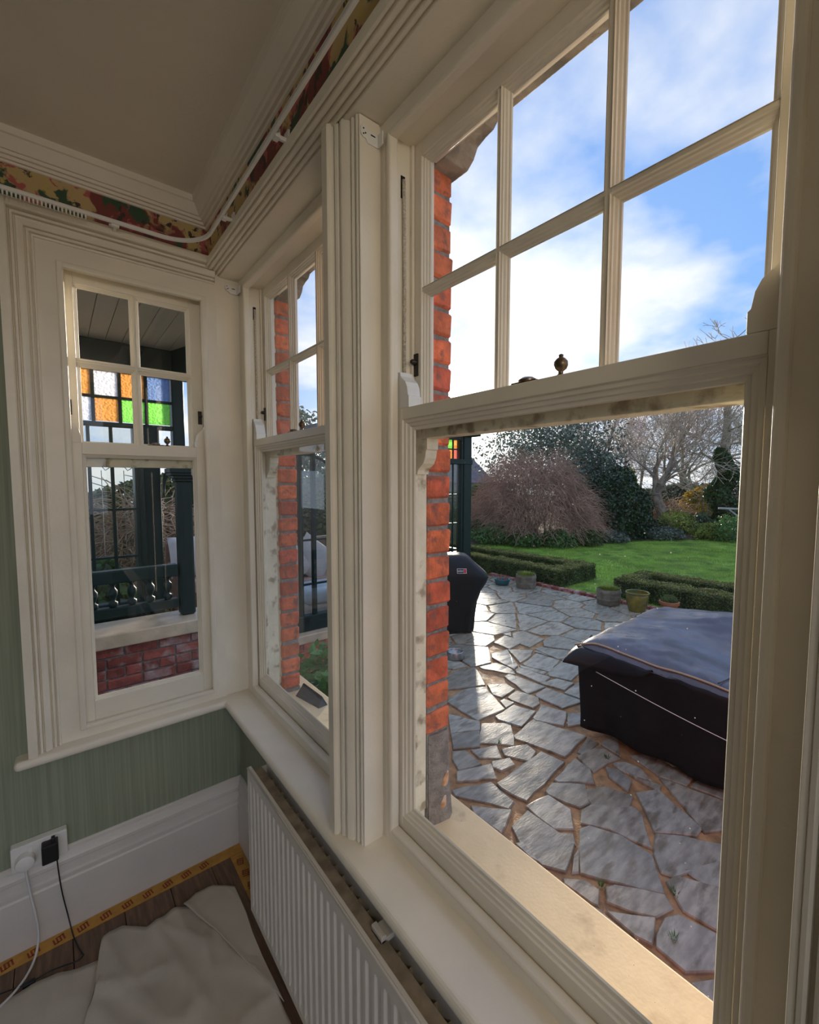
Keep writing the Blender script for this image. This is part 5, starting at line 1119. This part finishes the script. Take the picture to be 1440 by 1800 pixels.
def hedge(name, boxes, label, seed, z1=-0.085):
    lo = np.array([min(b[0] for b in boxes), min(b[2] for b in boxes)]); hi = np.array([max(b[1] for b in boxes), max(b[3] for b in boxes)])
    h_ = empty(name, ((lo[0] + hi[0]) / 2, (lo[1] + hi[1]) / 2, GZ), label, 'hedge', 'clipped box hedges round the lawn')
    m = MB()
    for (x0, x1, y0, y1) in boxes: m.box(x0 + 0.035, x1 - 0.035, y0 + 0.035, y1 - 0.035, GZ - 0.02, z1 - 0.035)
    m.build('core', 'dark_leaf', h_)
    g = np.random.RandomState(seed); P = []; Nn = []; Ps = []; Ns = []
    for (x0, x1, y0, y1) in boxes:
        A = [((x1 - x0) * (y1 - y0), 'z'), ((z1 - GZ) * (y1 - y0), 'x0'), ((z1 - GZ) * (y1 - y0), 'x1'), ((z1 - GZ) * (x1 - x0), 'y0'), ((z1 - GZ) * (x1 - x0), 'y1')]
        for (ar, f) in A:
            k = int(ar * 7500); u = g.uniform(size=(k, 3)); p = np.stack([x0 + (x1 - x0) * u[:, 0], y0 + (y1 - y0) * u[:, 1], GZ + (z1 - GZ) * u[:, 2]], 1); nn = np.zeros((k, 3))
            if f == 'z': p[:, 2] = z1; nn[:, 2] = 1
            elif f[0] == 'x': p[:, 0] = x0 if f == 'x0' else x1; nn[:, 0] = -1 if f == 'x0' else 1
            else: p[:, 1] = y0 if f == 'y0' else y1; nn[:, 1] = -1 if f == 'y0' else 1
            w = np.array([noise.noise(Vector(tuple(q * 5.0))) for q in p]); p = p + nn * (w[:, None] * 0.035 + g.uniform(-0.045, 0.012, (k, 1)))
            (P if f != 'z' else Ps).append(p); (Nn if f != 'z' else Ns).append(nn)
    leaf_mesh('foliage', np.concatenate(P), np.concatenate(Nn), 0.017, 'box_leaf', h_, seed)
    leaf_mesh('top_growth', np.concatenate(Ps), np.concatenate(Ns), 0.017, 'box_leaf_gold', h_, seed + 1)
    return h_
hedge('box_hedge', [(7.24, 7.60, 4.50, 9.2), (8.15, 8.48, 4.86, 9.6), (7.60, 8.48, 4.50, 4.90)], 'low clipped hedge in a hairpin left of the lawn opening', 31)
hedge('box_hedge', [(7.42, 7.78, -1.8, 3.62), (8.22, 8.52, -1.8, 3.62), (7.78, 8.22, 3.30, 3.62)], 'low clipped hedge in a hairpin behind the covered table', 37)

# ------------------------------------------------------------------ trees and shrubs
def segs_mesh(name, segs, mat, parent, n=5):
    P0 = np.array([s[0] for s in segs]); P1 = np.array([s[1] for s in segs]); R0 = np.array([s[2] for s in segs]); R1 = np.array([s[3] for s in segs])
    d = P1 - P0; L = np.linalg.norm(d, axis=1)[:, None] + 1e-9; d = d / L
    ref = np.where(np.abs(d[:, 2:3]) > 0.9, np.array([[1.0, 0, 0]]), np.array([[0, 0, 1.0]])); a = np.cross(d, ref); a /= np.linalg.norm(a, axis=1)[:, None] + 1e-9; b = np.cross(d, a)
    ring0, ring1 = [], []
    for j in range(n):
        q = 2 * math.pi * j / n; o = a * math.cos(q) + b * math.sin(q); ring0.append(P0 + o * R0[:, None]); ring1.append(P1 + o * R1[:, None])
    v = np.stack(ring0 + ring1, 1).reshape(-1, 3); base = (np.arange(len(segs)) * 2 * n)[:, None, None]
    f = np.array([[j, (j + 1) % n, n + (j + 1) % n, n + j] for j in range(n)])[None] + base
    return np_link(name, v, f.reshape(-1, 4), mat, parent, tuple(W[parent]), smooth=True)
def grow(segs, p, d, L, r, depth, maxd, g, up=0.12, spread=0.75, nkid=(2, 4), wander=0.18, taper=0.62, steps=4, lf=(0.62, 0.86)):
    q = p.copy(); rr = r
    pts = [p.copy()]
    for k in range(steps):
        d = d + g.normal(size=3) * wander + np.array([0, 0, up]) * (0.6 if depth else 0.1); d /= np.linalg.norm(d); n2 = q + d * L / steps; r2 = rr * (taper ** (1 / steps))
        segs.append((q, n2, rr, r2, depth)); q = n2; rr = r2; pts.append(q.copy())
    if depth >= maxd: return
    for k in range(g.randint(nkid[0], nkid[1] + 1)):
        i = steps if k == 0 else g.randint(max(1, steps // 2), steps + 1); ax = g.normal(size=3); ax -= d * ax.dot(d); ax /= np.linalg.norm(ax) + 1e-9
        nd = d + ax * spread * g.uniform(0.5, 1.25) * (0.45 if k == 0 else 1); nd /= np.linalg.norm(nd)
        grow(segs, pts[i], nd, L * g.uniform(*lf), rr * (0.92 if k == 0 else g.uniform(0.55, 0.8)), depth + 1, maxd, g, up, spread, nkid, wander, taper, max(2, steps - 1), lf)
def bare_tree(name, pos, label, seed, L0, r0, maxd, mats=('bark', 'pale_twig'), nkid=(2, 4), up=0.12, spread=0.75, group='bare trees beyond the lawn', lean=(0, 0), lf=(0.70, 0.92)):
    t = empty(name, pos, label, 'tree', group); g = np.random.RandomState(seed); segs = []
    grow(segs, np.array(pos) - np.array([0, 0, 0.1]), np.array([lean[0], lean[1], 1.0]), L0, r0, 0, maxd, g, up, spread, nkid, lf=lf)
    big = [s for s in segs if s[4] <= 2]; small = [(s[0], s[1], max(s[2], 0.007), max(s[3], 0.006), s[4]) for s in segs if s[4] > 2]
    segs_mesh('trunk', big, mats[0], t, 8)
    if small: tag(segs_mesh('twigs', small, mats[1], t, 3), kind='stuff')
    return t, segs
LG = GZ + 0.02
# weeping russet shrub: arching twigs falling from a dome
def twig_dome(name, pos, rx, rz, n, mat, label, seed, group=None, cat='shrub', r=0.006):
    t = empty(name, pos, label, cat, group); g = np.random.RandomState(seed); segs = []
    for k in range(n):
        az = g.uniform(0, 2 * math.pi); rad = rx * math.sqrt(g.uniform(0, 1)) ; hz = rz * math.sqrt(max(0.03, 1 - (rad / rx) ** 2)) * (g.uniform(0.45, 1.05) if k % 4 else g.uniform(0.12, 0.6))
        hz *= 1 + 0.16 * noise.noise(Vector((math.cos(az) * 2 + seed, math.sin(az) * 2, rad)))
        p = np.array([pos[0] + math.cos(az) * rad, pos[1] + math.sin(az) * rad, pos[2] + hz]); d = np.array([math.cos(az) * 0.5, math.sin(az) * 0.5, 0.35]) + g.normal(size=3) * 0.55; L = g.uniform(0.25, 0.6)
        for s in range(4):
            d = d + np.array([math.cos(az) * 0.08, math.sin(az) * 0.08, -0.30]) + g.normal(size=3) * 0.12; d /= np.linalg.norm(d); q = p + d * L / 3
            if q[2] < pos[2]: break
            segs.append((p, q, r * (1 - s * 0.12), r * (0.88 - s * 0.12))); p = q
    tag(segs_mesh('twigs', segs, mat, t, 3), kind='stuff')
    st = []
    for k in range(26):
        az = g.uniform(0, 6.28); e = np.array([pos[0] + math.cos(az) * rx * 0.5, pos[1] + math.sin(az) * rx * 0.5, pos[2] + rz * g.uniform(0.5, 0.8)]); b = np.array([pos[0] + g.normal() * 0.25, pos[1] + g.normal() * 0.25, pos[2] - 0.05]); st.append((b, (b + e) / 2 + g.normal(size=3) * 0.1, 0.035, 0.025)); st.append((st[-1][1], e, 0.025, 0.012))
    segs_mesh('stems', st, 'bark', t, 5)
    return t
def bush(name, pos, r, n, size, mat, label, seed, group='shrubs in the border', lumps=0.28, shell=0.55, cat='shrub', extra=None, lf=2.0, stem=True):
    t = empty(name, pos, label, cat, group); c = (pos[0], pos[1], pos[2] + r[2] * 0.40)
    pts, nr = blob_points(c, r, n, shell, seed, False, lumps, lf); k = pts[:, 2] > pos[2]; leaf_mesh('foliage', pts[k], nr[k], size, mat, t, seed)
    if extra:
        pts, nr = blob_points(c, tuple(q * 1.02 for q in r), extra[1], 0.85, seed + 9, True, lumps, lf); leaf_mesh(extra[3], pts, nr, extra[2], extra[0], t, seed + 3)
    g = np.random.RandomState(seed); st = []
    for q in range(9):
        az = g.uniform(0, 6.28); b = np.array([pos[0] + g.normal() * r[0] * 0.06, pos[1] + g.normal() * r[0] * 0.06, pos[2] - 0.03]); e = np.array(c) + np.array([math.cos(az) * r[0], math.sin(az) * r[1], r[2] * g.uniform(0, 0.7)]) * 0.55; st.append((b, e, 0.03 * r[2], 0.012 * r[2]))
    segs_mesh('stems', st, 'bark', t, 5)
    return t
U = lambda u: 38.77 + math.degrees(math.atan((u - 720) / 772))
def at(bearing, dist, z=LG): return tuple(polar(bearing, dist, z))
twig_dome('weeping_shrub', at(54.3, 15.9), 2.15, 2.95, 9500, 'russet_twig', 'big russet-brown domed shrub of fine drooping twigs', 51)
bush('holly_tree', at(56.5, 22.5, LG + 1.6), (3.4, 3.4, 3.3), 17000, 0.085, 'holly_leaf', 'tall silvery grey-green evergreen behind the russet shrub', 52, 'evergreens behind the border', lumps=0.35, shell=0.25, cat='tree')
bush('dark_evergreen', at(63.6, 17.3), (1.25, 1.25, 1.75), 16000, 0.06, 'dark_leaf', 'dense dark evergreen bush right of the russet shrub', 53, 'evergreens behind the border', lumps=0.18, shell=0.7)
bush('dark_evergreen', at(61.6, 20.0), (1.5, 1.5, 2.4), 13000, 0.07, 'holly_leaf', 'taller grey evergreen bush behind the dense dark one', 54, 'evergreens behind the border', lumps=0.25, shell=0.5)
k = 0
for (b, d, r, mt, lab) in ((49.5, 14.4, (0.75, 0.75, 0.42), 'fern_leaf', 'bright green ferny plant below the left of the russet shrub'), (53.6, 14.0, (0.6, 0.6, 0.30), 'fern_leaf', 'low green ferny plant below the middle of the russet shrub'),
                          (57.6, 14.2, (0.55, 0.55, 0.34), 'fern_leaf', 'low green plant below the right of the russet shrub'), (60.8, 14.8, (0.5, 0.5, 0.35), 'box_leaf', 'small dull green plant in front of the dark evergreen'),
                          (63.6, 15.9, (0.7, 0.5, 0.25), 'holly_leaf', 'low greyish ground cover below the dark evergreen'), (67.6, 19.0, (0.7, 0.7, 0.42), 'dark_leaf', 'low dark shrub at the foot of the forked bare tree'),
                          (70.2, 19.2, (0.75, 0.75, 0.62), 'lime_leaf', 'yellow-green shrub right of the forked bare tree'), (72.2, 19.8, (0.9, 0.7, 0.55), 'dark_leaf', 'rounded dark shrub left of the ivy-clad trunk'),
                          (73.4, 18.3, (0.55, 0.55, 0.38), 'lime_leaf', 'small lime-green shrub before the ivy-clad trunk'), (75.2, 18.2, (0.75, 0.75, 0.55), 'fern_leaf', 'green shrub right of the ivy-clad trunk'),
                          (76.6, 20.5, (0.9, 0.9, 0.8), 'box_leaf', 'dull green shrub at the right end of the border'), (47.6, 15.0, (0.5, 0.5, 0.5), 'box_leaf', 'small dull green shrub at the left end of the border'),
                          (69.0, 17.6, (0.8, 0.6, 0.28), 'holly_leaf', 'low grey-green ground cover before the bare trees')):
    bush('border_plant', at(b, d), r, 2600, 0.05, mt, lab, 60 + k, 'low plants along the border'); k += 1
bush('flowering_shrub', at(72.4, 23.5), (0.75, 0.75, 1.25), 2600, 0.07, 'box_leaf', 'yellow-flowered shrub left of the ivy-clad trunk', 81, 'yellow-flowered shrubs', extra=('yellow_flower', 1500, 0.08, 'blossom'))
bush('flowering_shrub', at(64.9, 21.5), (0.6, 0.6, 1.75), 2600, 0.07, 'box_leaf', 'yellow-flowered shrub between dark evergreen and forked tree', 82, 'yellow-flowered shrubs', extra=('yellow_flower', 900, 0.08, 'blossom'))
twig_dome('twiggy_shrub', at(69.2, 22.0), 0.9, 1.25, 700, 'straw_twig', 'straw-coloured twiggy shrub behind the forked bare tree', 83, 'shrubs in the border', r=0.010)
# the forked bare tree and its neighbours
bare_tree('bare_tree', at(68.7, 21.6), 'forked bare tree with a stout trunk, nearest beyond the lawn', 91, 1.55, 0.30, 6, nkid=(3, 4), spread=0.80, up=0.10, lf=(0.74, 0.98))
bare_tree('bare_tree', at(63.0, 25.5), 'bare tree with pale twigs above the dark evergreen', 92, 2.0, 0.20, 6, nkid=(2, 4), spread=0.7)
bare_tree('bare_tree', at(72.0, 29.0), 'bare tree behind the yellow-flowered shrub', 93, 1.9, 0.20, 6, ('grey_green_twig', 'grey_green_twig'), nkid=(3, 4), spread=0.9)
bare_tree('bare_tree', at(77.2, 25.0), 'bare tree half hidden by the right window jamb', 94, 1.9, 0.18, 6, ('bark', 'grey_green_twig'), nkid=(3, 4), spread=0.9)
bare_tree('bare_tree', at(66.5, 33.0), 'distant reddish bare tree left of the forked tree', 95, 2.3, 0.22, 6, ('bark', 'russet_twig'), nkid=(3, 4), spread=0.8)
bare_tree('bare_tree', at(70.5, 35.0), 'distant reddish bare tree right of the forked tree', 96, 2.4, 0.22, 6, ('bark', 'russet_twig'), nkid=(3, 4), spread=0.8)
bare_tree('bare_tree', at(60.5, 31.0), 'distant bare tree behind the silvery evergreen', 97, 2.3, 0.20, 6, nkid=(2, 4), spread=0.7)
# ivy-clad straight trunk
ip = at(74.28, 21.3); it = empty('ivy_tree', ip, 'tall straight bare trunk clad in ivy below', 'tree', 'bare trees beyond the lawn'); gg = np.random.RandomState(71); segs = []
q = np.array(ip) - np.array([0, 0, 0.1]); r0 = 0.26
for i in range(15):
    n2 = q + np.array([gg.normal() * 0.03 + 0.008, gg.normal() * 0.03, 0.50]); segs.append((q, n2, r0, r0 * 0.93, 0)); r0 *= 0.93
    if i > 3:
        for kk in range(3 if i > 6 else 2):
            a = gg.uniform(0, 6.28); s2 = []; grow(s2, n2, np.array([math.cos(a), math.sin(a), gg.uniform(-0.05, 0.5)]), gg.uniform(1.1, 1.9) * (1 - i / 28), r0 * 0.30, 2, 5, gg, 0.05, 0.6, (2, 3), 0.16)
            segs += [(*s[:4], s[4] + 1) for s in s2]
    q = n2
segs_mesh('trunk', [s for s in segs if s[4] == 0], 'bark', it, 9); tag(segs_mesh('branches', [(s[0], s[1], max(s[2], 0.010), max(s[3], 0.008)) for s in segs if s[4] > 0], 'pale_twig', it, 3), kind='stuff')
g = np.random.RandomState(5); n = 9000; hz = g.uniform(0, 1, n) ** 1.35 * 3.3; a = g.uniform(0, 6.28, n); rr = (0.34 + 0.16 * np.sin(hz * 4 + a)) * np.interp(hz, [0, 1.6, 3.3], [1.6, 1.25, 0.62]) * g.uniform(0.7, 1.05, n)
pts = np.stack([ip[0] + np.cos(a) * rr, ip[1] + np.sin(a) * rr, ip[2] + hz], 1); leaf_mesh('ivy', pts, np.stack([np.cos(a), np.sin(a), np.zeros(n)], 1), 0.085, 'ivy_leaf', it, 7, 1.2)
# far hedge line closing the garden
def far_hedge(name, a, b, h, thick, n, mat, label, seed, size=0.10):
    a, b = Vector(a), Vector(b); t = empty(name, (a + b) / 2, label, 'hedge'); g = np.random.RandomState(seed); u = g.uniform(0, 1, n); d = (b - a); nr = Vector((d.y, -d.x, 0)).normalized()
    hh = h * (0.8 + 0.3 * np.array([noise.noise(Vector((q * d.length * 0.35, seed, 0))) for q in u])); z = hh * g.uniform(0, 1, n) ** 0.7; w = g.uniform(-1, 1, n) * thick * np.sqrt(np.clip(1 - (z / hh) ** 3, 0.05, 1))
    pts = np.stack([a.x + d.x * u + nr.x * w, a.y + d.y * u + nr.y * w, a.z + z], 1); leaf_mesh('foliage', pts, g.normal(size=(n, 3)), size, mat, t, seed)
    m = MB(); mid = (a + b) / 2
    m.add([a + nr * thick * 0.4, b + nr * thick * 0.4, b - nr * thick * 0.4, a - nr * thick * 0.4] + [p + Vector((0, 0, h * 0.55)) for p in (a + nr * thick * 0.3, b + nr * thick * 0.3, b - nr * thick * 0.3, a - nr * thick * 0.3)], [(0, 1, 5, 4), (1, 2, 6, 5), (2, 3, 7, 6), (3, 0, 4, 7), (4, 5, 6, 7)]); m.build('core', 'dark_leaf', t)
far_hedge('boundary_hedge', at(60, 33), at(84, 33), 2.3, 0.9, 14000, 'grey_green_twig', 'far dull green boundary hedge behind the bare trees', 101, 0.13)
far_hedge('garden_hedge', at(69.5, 25), at(74.8, 25), 0.95, 0.5, 5000, 'dark_leaf', 'low dark hedge between forked tree and ivy-clad trunk', 102, 0.07)
far_hedge('boundary_hedge', at(40, 22), at(52, 24), 2.1, 0.8, 9000, 'fern_leaf', 'green boundary hedge left of the russet shrub', 103, 0.10)
far_hedge('porch_hedge', at(-12, 7.9), at(30, 9.6), 2.55, 0.5, 20000, 'box_leaf', 'dull green hedge behind the porch', 104, 0.07)
twig_dome('autumn_shrub', at(8.0, 6.9, GZ + 0.35), 0.9, 1.35, 1800, 'straw_twig', 'straw and orange twiggy shrub behind the porch screen', 105, r=0.010)
bush('spiky_plant', at(3.2, 5.6, -0.02), (0.36, 0.36, 0.5), 900, 0.09, 'fern_leaf', 'leafy plant standing behind the porch screen', 106, 'porch plants')
bush('garden_evergreen', at(22.5, 15.0), (2.4, 2.4, 3.6), 16000, 0.09, 'holly_leaf', 'grey-green evergreen tree seen through the middle window', 107, 'evergreens behind the border', lumps=0.3, shell=0.4, cat='tree')
# laurel bush below the middle window
bush('laurel_bush', (1.33, 2.66, GZ), (0.36, 0.42, 0.60), 1500, 0.055, 'fern_leaf', 'glossy laurel bush outside the middle window', 108, 'bushes by the house', shell=0.5, lumps=0.15)
# pale wooden arch at the right of the border, and a bird table
pg = empty('garden_arch', at(76.3, 19.8), 'weathered pale timber arm and post right of the ivy-clad trunk', 'garden arch'); c = Vector(at(76.3, 19.8))
MB().box(c.x - 0.05, c.x + 0.05, c.y - 0.05, c.y + 0.05, GZ, 0.62).build('post', 'weathered_wood', pg); MB().tube([(c.x, c.y, 0.58), (c.x - 0.35, c.y + 0.75, 0.60)], 0.04, 6).build('arm', 'weathered_wood', pg); MB().tube([(c.x, c.y, 0.12), (c.x - 0.22, c.y + 0.45, 0.56)], 0.03, 6).build('brace', 'weathered_wood', pg)
bt = empty('bird_bath', at(68.9, 17.6), 'small dark bird bath at the edge of the lawn', 'bird bath'); c = at(68.9, 17.6)
MB().lathe([(0, 0), (0.16, 0), (0.14, 0.04), (0.05, 0.06), (0.045, 0.22), (0.07, 0.25), (0, 0.25)], c[0], c[1], GZ, 16).build('pedestal', 'slate_dark', bt); MB().lathe([(0, 0.25), (0.12, 0.25), (0.34, 0.30), (0.36, 0.33), (0.33, 0.33), (0.1, 0.28), (0, 0.28)], c[0], c[1], GZ, 20).build('basin', 'slate_dark', bt, smooth=True)
# neighbour's roof behind the hedge
nb = empty('neighbour_house', at(46.5, 42), 'grey slate roof of a house beyond the garden hedge', 'building'); c = Vector(at(46.5, 42, GZ))
ax = Vector((math.cos(R(46.5)), -math.sin(R(46.5)), 0)); ay = Vector((math.sin(R(46.5)), math.cos(R(46.5)), 0))
def nbp(a, b, z): return tuple(c + ax * a + ay * b + Vector((0, 0, z)))
MB().box(-5.2, 1.4, 0, 7, 0, 2.0, P=nbp).build('wall', 'render', nb)
MB().add([nbp(-5.6, -0.3, 1.9), nbp(2.4, -0.3, 1.9), nbp(2.4, 7.3, 1.9), nbp(-5.6, 7.3, 1.9), nbp(-4.6, 3.5, 5.7), nbp(-0.9, 3.5, 5.7)], [(0, 1, 5, 4), (1, 2, 5), (2, 3, 4, 5), (3, 0, 4), (0, 3, 2, 1)]).build('roof', 'roof_slate', nb)
# ------------------------------------------------------------------ glazed garden room whose corner shows left of the lawn
gr = empty('garden_room', (6.0, 8.0, GZ), 'dark green glazed garden room corner with stained top lights', 'garden room'); gx, gy = 7.14, 6.70
bx('corner_post', G, gr, gx - 0.24, gx, gy, gy + 0.24, GZ, 2.55, bevel=0.02); bx('corner_post', G, gr, gx - 0.30, gx - 0.25, gy + 0.02, gy + 0.12, GZ, 2.55, bevel=0.01)
bx('eaves', G, gr, gx - 3.0, gx + 0.14, gy - 0.14, gy + 3.2, 2.55, 2.68, bevel=0.02); bx('roof', 'slate_dark', gr, gx - 2.9, gx + 0.05, gy - 0.05, gy + 3.1, 2.68, 2.78, bevel=0.02)
bx('head_rail', G, gr, gx - 2.9, gx - 0.2, gy + 0.03, gy + 0.12, 2.46, 2.56); bx('transom', G, gr, gx - 2.9, gx + 0.02, gy - 0.01, gy + 0.12, 1.94, 2.05, bevel=0.01); bx('sill_rail', G, gr, gx - 2.9, gx - 0.2, gy + 0.02, gy + 0.12, GZ, 0.05)
bx('side_rail', G, gr, gx - 0.12, gx - 0.02, gy + 0.2, gy + 3.0, 1.96, 2.04); bx('side_sill', G, gr, gx - 0.12, gx - 0.02, gy + 0.2, gy + 3.0, GZ, 0.05)
cc = ['amber', 'green', 'pink', 'amber', 'clear', 'green', 'amber', 'pink']; c2 = ['pink', 'amber', 'green', 'clear', 'amber', 'pink', 'green', 'amber']
for i in range(8):
    xb = gx - 0.31 - i * 0.21
    for (z0, z1, q) in ((2.06, 2.25, c2[i]), (2.265, 2.455, cc[i])): MB().box(xb - 0.19, xb - 0.005, gy + 0.07, gy + 0.078, z0, z1).build('stained_light', 'stained_' + q, gr)
    bx('mullion', G, gr, xb - 0.21, xb - 0.19, gy + 0.055, gy + 0.095, 0.05, 2.46, bevel=0.003)
    for (z0, z1) in ((0.05, 0.66), (0.68, 1.28), (1.30, 1.93)): MB().box(xb - 0.19, xb - 0.002, gy + 0.071, gy + 0.077, z0, z1).build('pane', 'leaded_glass', gr)
for zz in (0.67, 1.29, 2.258): bx('bar', G, gr, gx - 2.0, gx - 0.2, gy + 0.06, gy + 0.09, zz - 0.012, zz + 0.012, bevel=0.002)
for i in range(4):
    yb = gy + 0.26 + i * 0.7; MB().box(gx - 0.072, gx - 0.066, yb, yb + 0.64, 0.05, 1.96).build('side_pane', 'leaded_glass', gr); bx('side_mullion', G, gr, gx - 0.10, gx - 0.03, yb + 0.64, yb + 0.70, 0.05, 2.55, bevel=0.004)
